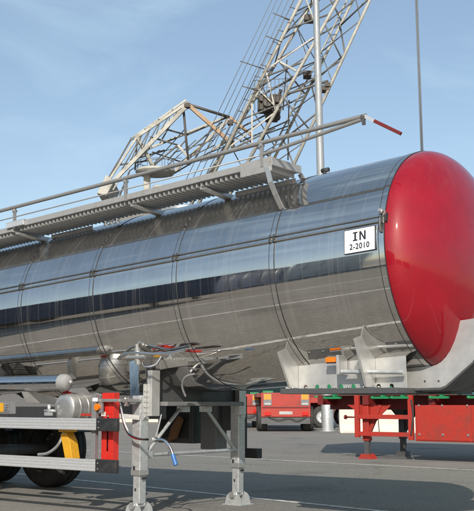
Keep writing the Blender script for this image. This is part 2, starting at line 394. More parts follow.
for s in (-9.6, -7.4, -4.95, -3.10, -2.15):
    m = MB(tkw); dw = -0.035 if s < -5 else 0
    m.prism([(s-0.03, WY0+0.01, 0.983+dw), (s-0.03, WY1+0.16, 0.983+dw), (s-0.03, WY1+0.16, 0.90+dw), (s-0.03, WY1, 0.90+dw), (s-0.03, WY0+0.01, 0.955+dw)], (0.006, 0, 0))
    m.prism([(s-0.024, WY0+0.01, 0.955+dw), (s-0.024, WY1, 0.90+dw), (s-0.024, WY1, 0.906+dw), (s-0.024, WY0+0.01, 0.961+dw)], (0.07, 0, 0))
    m.build('walkway_bracket', 'skirt', T)
for s0, s1 in ((-4.85, -4.15), (-2.08, -1.34), (-9.5, -7.5)):
    m = MB(tkw); m.box(s0, s1, WY1-0.03, WY1-0.024, 0.90, 0.980); m.box(s0, s1, WY1-0.06, WY1-0.031, 0.90, 0.906); m.build('walkway_coaming', 'skirt', T)
for P in ([(-1.22,-0.935,0.95),(-1.19,-0.93,0.80),(-1.16,-0.90,0.68),(-1.15,-0.83,0.565)], [(-1.20,-0.44,0.97),(-1.19,-0.42,0.93),(-1.17,-0.38,0.92)]):
    m = MB(tk)
    for p, q in zip(P[:-1], P[1:]): m.bar(p, q, 0.012, 0.05, (1,0,0))
    m.build('walkway_strut', 'steel', T)
for s in (-4.02, -3.93, -3.84):
    m = MB(tk); m.tube((s, -0.30, 0.94), (s, -0.30, 1.04), 0.02, 10); m.tube((s, -0.30, 0.98), (s, -0.30, 1.00), 0.035, 10); m.build('vent_valve', 'steel', T)
# manholes on top behind the walkway
for s in (-3.2, -6.3, -8.6):
    m = MB(tk); m.lathe([(0, 0.26), (0.05, 0.26), (0.05, 0.29), (0.075, 0.29), (0.10, 0.22), (0.11, 0.001)], (s, 0.15, 0.97), (0,0,1), 28); m.build('manhole_lid', 'steel', T)
# folding handrail
y = WY0
m = MB(tkw); m.tube((-10.2, y, 1.30), (-0.27, y, 1.245), 0.021, 14); m.build('handrail', 'rail_steel', T)
m = MB(tkw); m.tube((-0.29, y, 1.222), (-1.42, y, 1.135), 0.017, 12); m.build('handrail_link', 'rail_steel', T)
m = MB(tkw); m.tube((-1.42, y, 1.135), (-10.2, y, 1.185), 0.007, 8); m.build('handrail_wire', 'rail_steel', T)
for s in (-1.40, -3.18, -4.98, -6.9, -8.8):
    m = MB(tkw); m.box(s-0.016, s+0.016, y-0.016, y+0.010, 1.02 if s > -5 else 0.99, 1.236 if s > -4 else 1.25); m.tube((s, y-0.030, 1.225), (s, y+0.024, 1.225), 0.016, 10)
    m.build('handrail_post', 'rail_steel', T)
m = MB(tkw); m.tube((-0.30, y-0.024, 1.236), (-0.30, y+0.024, 1.236), 0.018, 12); m.box(-0.31,-0.285,y-0.012,y+0.012,1.17,1.236); m.build('handrail_hinge', 'dark_steel', T)
m = MB(tkw); m.bar((-0.285, y, 1.243), (-0.19, y, 1.178), 0.026, 0.030); m.build('handrail_tip_joint', 'alu', T)
m = MB(tkw); m.bar((-0.19, y, 1.178), (0.055, y, 1.010), 0.026, 0.030); m.build('handrail_red_tip', 'dark_red', T, bevel=0.004)

# ---- front support: skirt, gussets, cradle
def mir(y): return 2*YA - y
def skirt_side(f, far):
    ys = 7.52
    top = lambda x: axz(x) - math.sqrt(RT**2 - (YA-ys)**2) + 0.02
    pts = [(-5.44, 1.245)]
    nx = 8
    for j in range(nx):                                  # mouse holes on the lower edge
        xc = -5.30 + j*0.128
        pts.append((xc-0.022, 1.245))
        for t in range(0, 7):
            an = math.pi - math.pi*t/6
            pts.append((xc + 0.022*math.cos(an), 1.257 + 0.022*math.sin(an)))
        pts.append((xc+0.022, 1.245))
    pts += [(-4.26, 1.235), (-4.26, top(-4.26)), (-4.85, top(-4.85)), (-5.44, top(-5.44))]
    m = MB(); m.prism([(x, f(ys), z) for x, z in pts], (0, 0.008 if not far else -0.008, 0)); sk = m.build('skirt_plate', 'skirt', T)
    m = MB(); a, b = sorted((f(7.36), f(7.80))); m.box(-5.47, -4.26, a, b, 1.195, 1.243); m.build('skirt_flange', 'dark_steel', T, bevel=0.004)
    for x, P in ((-5.39, [(7.215,1.565),(7.335,1.605),(7.40,1.555),(7.515,1.475),(7.515,1.25),(7.385,1.25)]),
                 (-4.57, [(7.195,1.655),(7.315,1.685),(7.38,1.615),(7.50,1.52),(7.515,1.52),(7.515,1.25),(7.365,1.25)])):
        m = MB(); m.prism([(x, f(q), z) for q, z in P], (0.010, 0, 0))
        q0, q1 = (P[0], P[-1])
        m.prism([(x-0.002, f(q0[0]), q0[1]), (x-0.002, f(q1[0]), q1[1]), (x-0.002, f(q1[0]-0.006), q1[1]), (x-0.002, f(q0[0]-0.006), q0[1])], (0.022, 0, 0))
        m.build('skirt_gusset', 'skirt', T)
    # cradle cheek following the head
    yc = 7.70; inner = []
    for j in range(0, 15):
        s = -0.28 + (0.28 + 0.375) * j/14
        rr = RT * math.sqrt(max(0, 1 - (max(s, 0)/0.41)**2)); d = YA - yc
        if rr > d:
            w = -math.sqrt(rr*rr - d*d); q = tk(s, 0, w - 0.004); inner.append((q[0], q[2]))
    inner = [q for q in inner if q[1] < 1.80]
    pts = inner + [(inner[-1][0]+0.005, 1.80), (-3.42, 1.835), (-3.40, 1.70), (-3.975, 1.262), (-4.02, 1.245), (-4.45, 1.235), (inner[0][0], 1.24)]
    m = MB(); m.prism([(x, f(yc), z) for x, z in pts], (0, 0.014 if not far else -0.014, 0)); m.build('cradle_cheek', 'skirt', T)
skirt_side(lambda q: q, False); skirt_side(mir, True)
for j in range(7):
    x = -5.36 + j*0.15; m = MB(); m.tube((x, 7.40, 1.243), (x, 7.40, 1.256), 0.012, 6); m.build('flange_bolt', 'steel', T)
for x, z in ((-3.60,1.72),(-3.58,1.62),(-3.72,1.46),(-4.05,1.30),(-4.18,1.30)):
    m = MB(); m.tube((x, 7.70, z), (x, 7.692, z), 0.009, 6); m.build('cheek_bolt', 'dark_steel', T)
m = MB(); ya, yb = 7.66, mir(7.66)
m.prism([(-4.45,ya,1.232),(-4.02,ya,1.243),(-3.97,ya,1.258),(-3.395,ya,1.697),(-3.385,ya,1.685),(-3.965,ya,1.242),(-4.015,ya,1.226),(-4.45,ya,1.215)], (0, yb-ya, 0)); m.build('cradle_floor', 'dark_steel', T)
m = MB(); m.box(-5.2, -4.46, 7.81, mir(7.81), 1.20, 1.24); m.build('coupling_plate', 'dark_steel', T, bevel=0.01)
m = MB(); m.tube((-4.83, 7.40, 1.385), (-4.24, 7.44, 1.372), 0.020, 14); m.build('skirt_pipe', 'galv', T)
m = MB(); m.box(-4.86, -4.835, 7.36, 7.50, 1.36, 1.53); m.box(-4.98,-4.86,7.40,7.41,1.46,1.525); m.build('lamp_bracket', 'skirt', T, bevel=0.002)
m = MB(); m.box(-4.985, -4.88, 7.375, 7.399, 1.468, 1.515); lp = m.build('side_marker_lamp', 'amber', T, bevel=0.006)
m = MB(); m.box(-4.992, -4.873, 7.3995, 7.4085, 1.460, 1.523); m.build('lamp_base', 'black_plastic', lp, bevel=0.003)

# ---- landing gear
LX = -7.16
for near, yl in ((True, 7.282), (False, 8.834)):
    m = MB(); m.box(LX-0.06, LX+0.06, yl-0.06, yl+0.06, 0.40, 1.19); lg = m.build('landing_leg', 'galv', T, bevel=0.010)
    m = MB(); m.box(LX-0.047, LX+0.047, yl-0.047, yl+0.047, 0.13, 0.46); m.build('inner_leg', 'galv', lg, bevel=0.008)
    m = MB()
    m.box(LX-0.064, LX+0.064, yl-0.064, yl+0.064, 0.405, 0.46); m.build('leg_collar', 'steel', lg, bevel=0.004)
    m = MB(); m.box(LX-0.030, LX-0.004, yl-0.0665, yl-0.0645, 0.455, 0.495); m.box(LX+0.0645, LX+0.0665, yl-0.035, yl+0.03, 0.365, 0.388)
    m.box(LX-0.02, LX+0.0, yl-0.0495, yl-0.0475, 0.25, 0.28); m.build('leg_slot', 'seal', lg)
    # rocking foot: two curved side plates, axle and sole
    for e in (-1, 1):
        P = []; m = MB()
        for t in range(0, 13):
            an = math.pi * t/12; P.append((LX + 0.105*math.cos(an), yl + e*0.075, 0.050 + 0.095*math.sin(an)))
        P += [(LX-0.115, yl+e*0.075, 0.012), (LX+0.115, yl+e*0.075, 0.012)]
        m.prism(P, (0, e*0.010, 0)); m.build('foot_cheek', 'galv', lg)
    m = MB(); m.box(LX-0.13, LX+0.13, yl-0.12, yl+0.12, 0.0, 0.012); m.build('foot_sole', 'galv', lg, bevel=0.003)
    m = MB(); m.tube((LX, yl-0.10, 0.115), (LX, yl+0.10, 0.115), 0.022, 12); m.tube((LX, yl-0.113, 0.115), (LX, yl-0.10, 0.115), 0.036, 6); m.build('foot_axle', 'steel', lg)
    m = MB(); m.box(LX+0.061, LX+0.069, yl-0.03, yl+0.055, 0.95, 1.30); m.build('leg_mounting_plate', 'skirt', T, bevel=0.002)
    if near:
        m = MB()
        for j in range(6):
            m.tube((LX+0.069, yl-0.012, 0.975+j*0.052), (LX+0.082, yl-0.012, 0.975+j*0.052), 0.013, 6)
        m.build('plate_bolts', 'steel', T)
# frame plates tying the legs to the shell
f1 = lambda q: q
for f in (f1, mir):
    m = MB(); yl = f(7.30)
    m.prism([(LX-0.16, f(7.27), 1.55), (LX-0.03, f(7.27), 1.56), (LX+0.03, f(7.225), 1.185), (LX-0.09, f(7.225), 1.185)], (0, f(7.285)-f(7.27), 0))
    m.build('leg_gusset', 'bright_steel', T)
    m = MB(); a, b = sorted((f(7.30), f(7.42))); m.box(LX+0.071, LX+0.135, a, b, 0.985, 1.44); m.build('frame_upright', 'skirt', T, bevel=0.004)
m = MB(); P = [(LX, 7.36, 1.13), (LX, mir(7.36), 1.13)]
for j in range(0, 21):
    yy = mir(7.36) + (7.36 - mir(7.36)) * j/20
    P.append((LX, yy, axz(LX) - math.sqrt(RT**2 - (yy-YA)**2) + 0.012))
m.prism(P, (0.055, 0, 0)); m.build('saddle_plate', 'dark_steel', T)  # dark tone stands in for the deep shade under the tank
m = MB(); m.box(LX-0.05, LX+0.22, 7.44, mir(7.44), 1.085, 1.128); m.build('cross_beam', 'grey_paint', T, bevel=0.005)
for p, q, r in (((LX+0.02, 7.36, 0.62), (LX+0.02, 7.87, 1.075), 0.019), ((LX+0.02, mir(7.36), 0.60), (LX+0.02, mir(7.87), 1.075), 0.019), ((LX+0.02, 7.345, 0.60), (LX+0.02, mir(7.345), 0.60), 0.019)):
    m = MB(); m.tube(p, q, r, 12); m.build('leg_brace', 'galv', T)
for yy in (7.88, mir(7.88)):
    m = MB(); m.box(LX-0.01, LX+0.09, yy-0.05, yy+0.05, 1.02, 1.084); m.build('brace_lug', 'galv', T, bevel=0.004)
m = MB(); m.box(LX-0.005, LX+0.05, 7.343, 7.42, 0.565, 0.635); m.build('brace_lug', 'galv', T, bevel=0.004)
# crank
m = MB(); m.tube((LX, 7.22, 1.125), (LX, 7.11, 1.125), 0.026, 12); m.tube((LX, 7.13, 1.125), (LX, 7.085, 1.125), 0.014, 10)
for an in range(0, 360, 60): m.tube((LX-0.01, 7.10, 1.125), (LX-0.01 + 0.045*math.cos(R_(an)), 7.095, 1.125 + 0.045*math.sin(R_(an))), 0.013, 8)
m.build('crank_shaft', 'steel', T)
def smooth_path(P, k=5):
    P = [Vector(q) for q in P]; out = []
    for i in range(len(P)-1):
        p0, p1, p2, p3 = P[max(i-1,0)], P[i], P[i+1], P[min(i+2, len(P)-1)]
        for j in range(k):
            t = j/k; out.append(0.5*((2*p1) + (p2-p0)*t + (2*p0-5*p1+4*p2-p3)*t*t + (3*p1-p0-3*p2+p3)*t**3))
    return out + [P[-1]]
cp = [(-7.25,7.08,1.115),(-7.215,7.085,0.98),(-7.14,7.09,0.83),(-7.03,7.10,0.775),(-6.84,7.10,0.765),(-6.68,7.10,0.765),(-6.60,7.10,0.72),(-6.545,7.10,0.63)]
m = MB(); m.path(smooth_path(cp), 0.015, 10); ck = m.build('crank_handle', 'bright_steel', T)
m = MB(); m.tube((-6.548,7.10,0.635), (-6.505,7.10,0.535), 0.021, 12); m.build('crank_grip', 'blue_grip', ck)
m = MB(); m.tube((-6.80,7.14,0.765), (-6.80,7.06,0.765), 0.026, 10); m.build('crank_clip', 'steel', ck)
m = MB(); m.path(smooth_path([(-6.80,7.12,0.765),(-6.84,7.2,0.86),(-6.88,7.29,1.0)]), 0.008, 8); m.build('crank_hanger', 'steel', T)
# pipework above the near leg
m = MB(); m.path(smooth_path([(-7.42,7.22,1.56),(-7.3,7.17,1.60),(-7.14,7.16,1.615),(-6.95,7.2,1.60),(-6.75,7.24,1.60),(-6.5,7.22,1.625)]), 0.016, 10); m.build('air_hose', 'bright_steel', T)
m = MB(); m.path(smooth_path([(-7.05,7.2,1.52),(-6.98,7.16,1.47),(-6.88,7.2,1.49),(-6.84,7.24,1.57)]), 0.012, 8); m.build('air_hose', 'bright_steel', T)
m = MB(); m.tube((-7.12,7.2,1.50), (-7.12,7.18,1.66), 0.035, 14); m.tube((-7.12,7.18,1.64), (-7.12,7.175,1.70), 0.022, 12); m.tube((-7.25,7.17,1.57), (-7.0,7.17,1.57), 0.02, 12); m.build('hose_coupling', 'steel', T)
m = MB(); m.path(smooth_path([(-6.75,7.5,1.18),(-6.76,7.46,1.28),(-6.70,7.44,1.37),(-6.60,7.47,1.40)]), 0.011, 8); m.build('air_hose', 'grey_paint', T)

# ---- side guards, red holder, drum, tube, running gear
def guard(z):
    prof = []; n = 4; h = 0.118; d = h/n
    prof.append((0.0, 0)); 
    for j in range(n):
        prof += [(-0.028, j*d+0.003), (-0.032, j*d+0.007), (-0.032, (j+1)*d-0.007), (-0.028, (j+1)*d-0.003)]
    prof.append((0.0, h))
    m = MB(); m.prism([(-14.2, 6.87+a, z+b) for a, b in prof], (6.87, 0, 0)); gu = m.build('side_guard_rail', 'alu', T)
    m = MB(); m.box(-7.329, -7.04, 6.835, 6.88, z-0.004, z+h+0.004); cpn = m.build('guard_end_cap', 'black_plastic', T, bevel=0.008)
    m = MB()
    for j in (0.03, 0.085): m.tube((-7.29, 6.836, z+j), (-7.29, 6.829, z+j), 0.008, 6)
    m.build('cap_bolts', 'steel', cpn)
guard(0.847); guard(0.452)
for x in (-7.42, -9.9, -12.2):
    m = MB(); m.box(x-0.03, x+0.03, 6.885, 6.93, 0.45, 1.20); m.box(x-0.03, x+0.03, 6.931, 7.6, 1.13, 1.19); m.build('guard_post', 'grey_paint', T, bevel=0.003)
# red chock holder behind the guard ends
m = MB(); x0, x1, ya, yb = -7.38, -7.215, 6.96, 7.04
P = [(x0,1.215),(x1,1.215),(x1,0.54),(x0,0.54)]
m.box(x0, x1, yb-0.012, yb, 0.54, 1.215); m.box(x0, x0+0.012, ya, yb-0.0125, 0.54, 1.215); m.box(x1-0.012, x1, ya, yb-0.0125, 0.54, 1.215)
m.box(x0+0.0125, x1-0.0125, ya+0.002, ya+0.012, 1.00, 1.215); m.box(x0+0.0125, x1-0.0125, ya+0.002, ya+0.012, 0.54, 0.645); m.box(x0+0.0125, x0+0.07, ya+0.002, ya+0.012, 0.6455, 0.9995); m.box(x1-0.07, x1-0.0125, ya+0.002, ya+0.012, 0.6455, 0.9995)
rh = m.build('red_holder', 'red_box', T, bevel=0.003)
m = MB(); m.box(x0+0.071, x1-0.071, ya+0.02, ya+0.05, 0.68, 0.96); m.build('holder_strap', 'black_plastic', rh)
m = MB(); m.box(-7.43, -7.10, 6.90, 6.925, 1.125, 1.155); m.box(-7.12,-7.09,6.9251,7.22,1.125,1.155); m.build('holder_arm', 'steel', T, bevel=0.003)
m = MB(); m.bar((-7.36, 6.935, 1.01), (-7.10, 7.21, 0.97), 0.012, 0.045); m.build('holder_arm', 'steel', T)
m = MB(); m.tube((-7.37, 6.905, 1.075), (-7.37, 6.875, 1.075), 0.033, 16); sl = m.build('side_marker_lamp', 'amber', T)
m = MB(); m.box(-7.425, -7.32, 6.906, 6.93, 1.02, 1.13); m.build('lamp_base', 'grey_paint', sl, bevel=0.003)
m = MB(); m.box(-7.43, -7.36, 6.878, 6.884, 1.13, 1.165); m.build('small_label', 'white_plate', T)
# drum with axis across the trailer
m = MB(); m.lathe([(0,0.001),(0.003,0.09),(0.010,0.135),(0.022,0.152),(0.04,0.158),(0.56,0.158),(0.58,0.15),(0.60,0.10),(0.61,0.001)], (-8.03, 7.02, 1.06), (0,1,0), 40); dm = m.build('air_drum', 'steel', T)
for yy in (7.13, 7.24, 7.47):
    m = MB(); m.lathe([(0,0.157),(0,0.164),(0.022,0.164),(0.022,0.157)], (-8.03, yy, 1.06), (0,1,0), 40); m.build('drum_strap', 'steel', dm)
m = MB(); m.box(-8.10, -8.00, 7.07, 7.10, 1.215, 1.232); m.tube((-8.05, 7.085, 1.232), (-8.05, 7.085, 1.25), 0.02, 10); m.build('drum_valve', 'tail_red', dm)
m = MB(); m.box(-7.72, -7.42, 6.99, 7.01, 0.985, 1.01); m.build('drum_bracket', 'red_paint', T)
m = MB(); m.path(smooth_path([(-7.95,7.0,0.92),(-7.97,6.98,0.80),(-8.05,6.98,0.68),(-8.2,6.98,0.60),(-8.35,6.98,0.58)]), 0.016, 10); m.build('drum_hose', 'steel', T)
m = MB(); m.tube((-8.20,6.98,1.02), (-8.20,6.98,1.10), 0.018, 10); m.tube((-8.27,6.98,1.035), (-8.11,6.98,1.035), 0.014, 10); m.box(-8.24,-8.16,6.95,7.0,0.985,1.02); m.build('drain_valve', 'galv', T)
# hose tube
m = MB(); m.lathe([(0,0.085),(5.6,0.085)], (-13.6, 7.0, 1.325), (1,0,0), 36); ht = m.build('hose_tube', 'bright_steel', T)
m = MB(); m.lathe([(0,0.088),(0.05,0.088),(0.085,0.075),(0.105,0.045),(0.11,0.001)], (-8.03, 7.0, 1.325), (1,0,0), 36); m.build('tube_cap', 'walk_alu', ht)
m = MB(); m.tube((-7.92,7.0,1.325), (-7.87,7.0,1.325), 0.016, 10); m.tube((-7.885,6.985,1.30),(-7.885,6.985,1.35),0.012,8); m.build('cap_latch', 'steel', ht)
for x in (-8.6, -10.4, -12.3):
    m = MB(); m.prism([(x, 6.93, 1.235), (x, 7.08, 1.235), (x, 7.45, 1.16), (x, 7.45, 1.10), (x, 7.0, 1.12)], (0.05, 0, 0)); m.build('tube_bracket', 'skirt', T)
# sub-frame beams
for yy in (7.55, mir(7.55)):
    m = MB(); m.box(-14.3, -8.05, yy-0.05, yy+0.05, 0.93, 1.17); m.build('chassis_beam', 'grey_paint', T, bevel=0.005)
    for x in (-8.4, -9.6, -11.2, -13.2):
        m = MB(); zt = axz(x) - math.sqrt(RT**2 - (yy-YA)**2)
        m.prism([(x-0.25, yy, 1.171), (x+0.25, yy, 1.171), (x+0.10, yy, zt+0.01), (x-0.10, yy, zt-0.0)], (0, 0.012, 0)); m.build('frame_web', 'grey_paint', T)
for x in (-8.3, -9.75, -11.3, -13.0):
    m = MB(); m.box(x-0.06, x+0.06, 7.602, mir(7.602), 0.96, 1.14); m.build('frame_cross_member', 'grey_paint', T)
m = MB(); m.box(-9.06, -8.90, 6.93, 6.938, 1.02, 1.115); lb = m.build('yellow_label', 'yellow', T)
m = MB(); m.box(-8.885, -8.80, 6.93, 6.938, 1.02, 1.115); m.box(-9.1,-8.7,6.939,6.945,1.0,1.13); lb2 = m.build('data_label', 'grey_paint', T)
m = MB()
for j in range(3): m.box(-8.87+0.01*j, -8.82, 6.9285, 6.9295, 1.035+0.025*j, 1.043+0.025*j)
m.build('label_lines', 'ink', lb2)
# wheels
def wheel(x, y, outer):
    e = outer
    m = MB(); pr_ = [(-0.17,0.29),(-0.19,0.36),(-0.185,0.44),(-0.165,0.492),(-0.13,0.512),(-0.10,0.512),(-0.098,0.500),(-0.088,0.500),(-0.086,0.514),(-0.02,0.516),(-0.018,0.503),(0.018,0.503),(0.02,0.516),(0.086,0.514),(0.088,0.500),(0.098,0.500),(0.10,0.512),(0.13,0.512),(0.165,0.492),(0.185,0.44),(0.19,0.36),(0.17,0.29)]
    m.lathe(pr_, (x, y, 0.515), (0,1,0), 48); ty = m.build('wheel', 'rubber', T)
    m = MB(); m.lathe([(-0.15*e,0.292),(0.15*e,0.292),(0.13*e,0.26),(0.05*e,0.23),(0.04*e,0.14),(0.10*e,0.12),(0.12*e,0.001)], (x, y, 0.515), (0,1,0), 40); m.build('wheel_rim', 'dark_steel', ty)
    m = MB()
    for k in range(10): m.tube((x+0.185*math.cos(k*math.pi/5), y+0.03*e, 0.515+0.185*math.sin(k*math.pi/5)), (x+0.185*math.cos(k*math.pi/5), y+0.075*e, 0.515+0.185*math.sin(k*math.pi/5)), 0.015, 6)
    m.build('wheel_nuts', 'steel', ty)
for x in (-10.62, -11.86, -13.1):
    wheel(x, 9.12, 1); wheel(x, 7.0, -1)
    m = MB(); m.tube((x, 7.1, 0.515), (x, 9.0, 0.515), 0.07, 14); m.build('axle', 'dark_steel', T)
    for y0, y1 in ((8.86, 9.34), (6.78, 7.24)):
        m = MB(); n = 16; P = []
        for k in range(n+1):
            an = R_(22) + (math.pi - R_(44)) * k/n; P.append((x+0.59*math.cos(an), y0, 0.515+0.59*math.sin(an)))
        for k in range(n, -1, -1):
            an = R_(22) + (math.pi - R_(44)) * k/n; P.append((x+0.575*math.cos(an), y0, 0.515+0.575*math.sin(an)))
        m.prism(P, (0, y1-y0, 0)); m.build('mudguard', 'black_plastic', T)
# far-side cabinets between the legs
m = MB(); m.box(-8.55, -7.98, 9.0, 9.42, 0.64, 1.19); cb = m.build('tool_cabinet', 'dark_steel', T, bevel=0.01)
m = MB(); m.box(-8.48, -8.05, 8.985, 8.999, 0.70, 1.12); m.build('cabinet_door', 'black_plastic', cb, bevel=0.004)
m = MB(); m.box(-7.86, -7.62, 9.0, 9.20, 0.58, 1.19); m.build('valve_box', 'grey_paint', T, bevel=0.008)
m = MB(); m.box(-7.58, -7.36, 9.05, 9.25, 0.80, 1.19); m.build('battery_box', 'dark_steel', T, bevel=0.008)
m = MB(); m.box(-7.33, -7.13, 9.15, 9.24, 0.49, 0.60); m.box(-7.40,-7.331,9.17,9.22,0.52,1.19); m.build('guard_end_cap', 'black_plastic', T, bevel=0.006)
m = MB(); m.prism([(-8.30,8.90,0.66),(-8.18,8.90,0.70),(-8.08,8.90,0.92),(-8.13,8.90,0.96),(-8.24,8.90,0.82)], (0,0.05,0)); m.build('rear_bracket', 'rust_brown', T)
# loose yellow chock hanging in the holder under the drum
m = MB(); m.prism([(-7.90,6.95,0.555),(-7.79,6.95,0.555),(-7.83,6.95,0.72),(-7.90,6.95,0.82),(-7.98,6.95,0.80)], (0,0.11,0)); m.prism([(-8.02,6.955,0.82),(-7.84,6.955,0.82),(-7.84,6.955,0.845),(-8.02,6.955,0.845)], (0,0.10,0))
tag(m.build('wheel_chock', 'yellow', bevel=0.006), 'yellow wheel chock stowed below the steel drum behind the side guards', 'wheel chock')

# ------------------------------------------------------------------ copying helpers
def copy_tree(o, parent=None):
    c = o.copy(); COL.objects.link(c)
    if parent is not None: c.parent = parent
    for ch in list(o.children): copy_tree(ch, c)
    return c
def put(o, loc, rz=0.0):
    o.location = loc; o.rotation_euler = (0, 0, rz); return o
FH = Vector((-math.sin(YAW), math.cos(YAW), 0)); RH = Vector((math.cos(YAW), math.sin(YAW), 0))
def spot(u, d): return FH * d + RH * u                     # metres to the right / ahead of the camera on the ground

# ------------------------------------------------------------------ shipping containers
CL, CW, CH = 12.19, 2.44, 2.59
def container_proto(mat, label, cat, group=None):
    t = thing('shipping_container', label, cat, (0,0,0), group)
    for x in (-CL/2, CL/2-0.16):
        for y in (-CW/2, CW/2-0.12): m = MB(); m.box(x, x+0.16, y, y+0.12, 0.0, CH); m.build('corner_post', mat, t)
    m = MB()
    for y in (-CW/2+0.005, CW/2-0.105):
        m.box(-CL/2+0.161, CL/2-0.161, y, y+0.10, 0.0, 0.16); m.box(-CL/2+0.161, CL/2-0.161, y, y+0.10, CH-0.12, CH-0.002)
    for x in (-CL/2+0.005, CL/2-0.105): m.box(x, x+0.10, -CW/2+0.121, CW/2-0.121, 0.0, 0.16); m.box(x, x+0.10, -CW/2+0.121, CW/2-0.121, CH-0.12, CH-0.002)
    m.build('frame_rails', mat, t)
    def corr(length, n):
        P = []; st = length/n
        for k in range(n):
            a = -length/2 + k*st; P += [(a, 0), (a+st*0.3, 0), (a+st*0.5, 0.036), (a+st*0.8, 0.036)]
        return P + [(length/2, 0)]
    for e in (-1, 1):
        c = corr(CL-0.32, 44); m = MB(); vs_ = []
        for x, d in c: vs_ += [(x, e*(CW/2-0.02-d), 0.16), (x, e*(CW/2-0.02-d), CH-0.12)]
        m.add(vs_, [(2*k, 2*k+2, 2*k+3, 2*k+1) for k in range(len(c)-1)]); m.build('side_wall', mat, t)
    c = corr(CW-0.24, 9); m = MB(); vs_ = []
    for yy, d in c: vs_ += [(-CL/2+0.02+d, yy, 0.16), (-CL/2+0.02+d, yy, CH-0.12)]
    m.add(vs_, [(2*k, 2*k+2, 2*k+3, 2*k+1) for k in range(len(c)-1)]); m.build('end_wall', mat, t)
    for e in (-1, 1):
        m = MB(); y0, y1 = sorted((e*0.006, e*(CW/2-0.125))); m.box(CL/2-0.10, CL/2-0.045, y0, y1, 0.165, CH-0.125); dr = m.build('door', mat, t)
        m = MB()
        for q in (0.3, 0.75): m.tube((CL/2-0.025, e*q, 0.08), (CL/2-0.025, e*q, CH-0.06), 0.017, 8)
        m.build('lock_rod', 'galv', dr)
    m = MB(); m.box(-CL/2+0.05, CL/2-0.05, -CW/2+0.10, CW/2-0.10, CH-0.05, CH-0.012); m.build('roof', mat, t)
    m = MB(); m.box(-CL/2+0.12, CL/2-0.12, -CW/2+0.105, CW/2-0.105, 0.02, 0.10); m.build('floor', 'dark_steel', t)
    return t

# ------------------------------------------------------------------ red trailer on the right, green container on it
def small_wheel(t, x, y, r, e, w=0.28):
    m = MB(); h = w/2
    m.lathe([(-h,r*0.56),(-h*1.05,r*0.75),(-h*0.95,r*0.93),(-h*0.7,r),(h*0.7,r),(h*0.95,r*0.93),(h*1.05,r*0.75),(h,r*0.56)], (x, y, r), (0,1,0), 32); wv = m.build('wheel', 'rubber', t)
    m = MB(); m.lathe([(-h*0.9*e,r*0.57),(h*0.8*e,r*0.57),(h*0.7*e,r*0.5),(h*0.1*e,r*0.42),(0,r*0.25),(h*0.7*e,r*0.22),(h*0.8*e,0.001)], (x, y, r), (0,1,0), 24); m.build('wheel_rim', 'alu', wv)
RT_ = thing('container_trailer', 'red skeletal container trailer on folded-down red landing legs, beyond the tank', 'trailer', (-6.0, 18.7, 0))
for yy in (18.15, 19.25):
    m = MB(); m.box(-12.1, 0.2, yy-0.08, yy+0.08, 0.98, 1.27); m.build('chassis_beam', 'dark_red', RT_)
for x in (-12.0, -10.9, -9.4, -7.6, -5.5, -3.5, -1.5, 0.1):
    m = MB(); m.box(x-0.07, x+0.07, 17.56, 18.069, 1.08, 1.27); m.box(x-0.07, x+0.07, 18.231, 19.169, 1.08, 1.27); m.box(x-0.07, x+0.07, 19.331, 19.86, 1.08, 1.27); m.build('outrigger', 'dark_red', RT_)
for yl, mt in ((17.66, 'red_paint'), (19.1, 'dark_steel')):
    m = MB(); m.box(-11.00, -10.86, yl-0.07, yl+0.07, 0.36, 1.079); lg = m.build('landing_leg', mt, RT_, bevel=0.01)
    m = MB(); m.box(-10.98, -10.88, yl-0.05, yl+0.05, 0.08, 0.359); m.build('inner_leg', 'dark_steel', lg)
    m = MB(); m.prism([(-11.09,yl-0.12,0),(-10.77,yl-0.12,0),(-10.85,yl-0.12,0.10),(-11.01,yl-0.12,0.10)], (0,0.24,0)); m.build('foot', 'red_paint' if mt == 'red_paint' else 'dark_steel', lg)
    m = MB(); m.bar((-10.60, yl, 1.08), (-10.86, yl, 0.55), 0.05, 0.07); m.build('leg_strut', mt, RT_)
    m = MB(); m.prism([(-10.85,yl,1.079),(-10.35,yl,1.079),(-10.55,yl,0.92),(-10.85,yl,0.62)], (0,0.02,0)); m.build('leg_gusset', mt, RT_)
    m = MB(); m.prism([(-11.01,yl,1.079),(-11.40,yl,1.079),(-11.20,yl,0.96),(-11.01,yl,0.75)], (0,0.02,0)); m.build('leg_gusset', mt, RT_)
for x in (-11.07, -9.84):
    m = MB(); m.box(x-0.05, x+0.05, 17.48, 17.55, 0.40 if x > -10 else 0.43, 1.27); m.build('frame_upright', 'red_paint', RT_, bevel=0.004)
for z in (0.46, 0.80):
    m = MB(); m.box(-11.019, -9.891, 17.49, 17.54, z, z+0.085); m.build('frame_rail', 'red_paint', RT_, bevel=0.004)
m = MB(); m.tube((-11.34, 17.515, 0.83), (-11.121, 17.515, 0.83), 0.018, 10); m.tube((-11.37,17.515,0.83),(-11.34,17.515,0.83),0.045,10); m.build('leg_crank', 'dark_red', RT_)
m = MB(); m.path(smooth_path([(-9.80,17.47,1.18),(-9.76,17.46,0.9),(-9.79,17.46,0.65),(-9.82,17.47,0.5)]), 0.018, 8); m.build('air_hose', 'rubber', RT_)
m = MB(); m.box(-9.72, -7.9, 17.46, 17.95, 0.385, 1.075); bx_ = m.build('tool_box', 'red_paint', RT_, bevel=0.012)
m = MB(); m.box(-9.68, -8.55, 17.448, 17.459, 0.41, 1.05); dd = m.build('box_panel', 'red_paint', bx_, bevel=0.004)
m = MB()
for x in (-9.62, -9.12, -8.6): m.box(x-0.02, x+0.02, 17.436, 17.4475, 0.50, 0.54); m.box(x-0.015, x+0.015, 17.436, 17.4475, 1.05, 1.09)
m.build('panel_latches', 'steel', bx_)
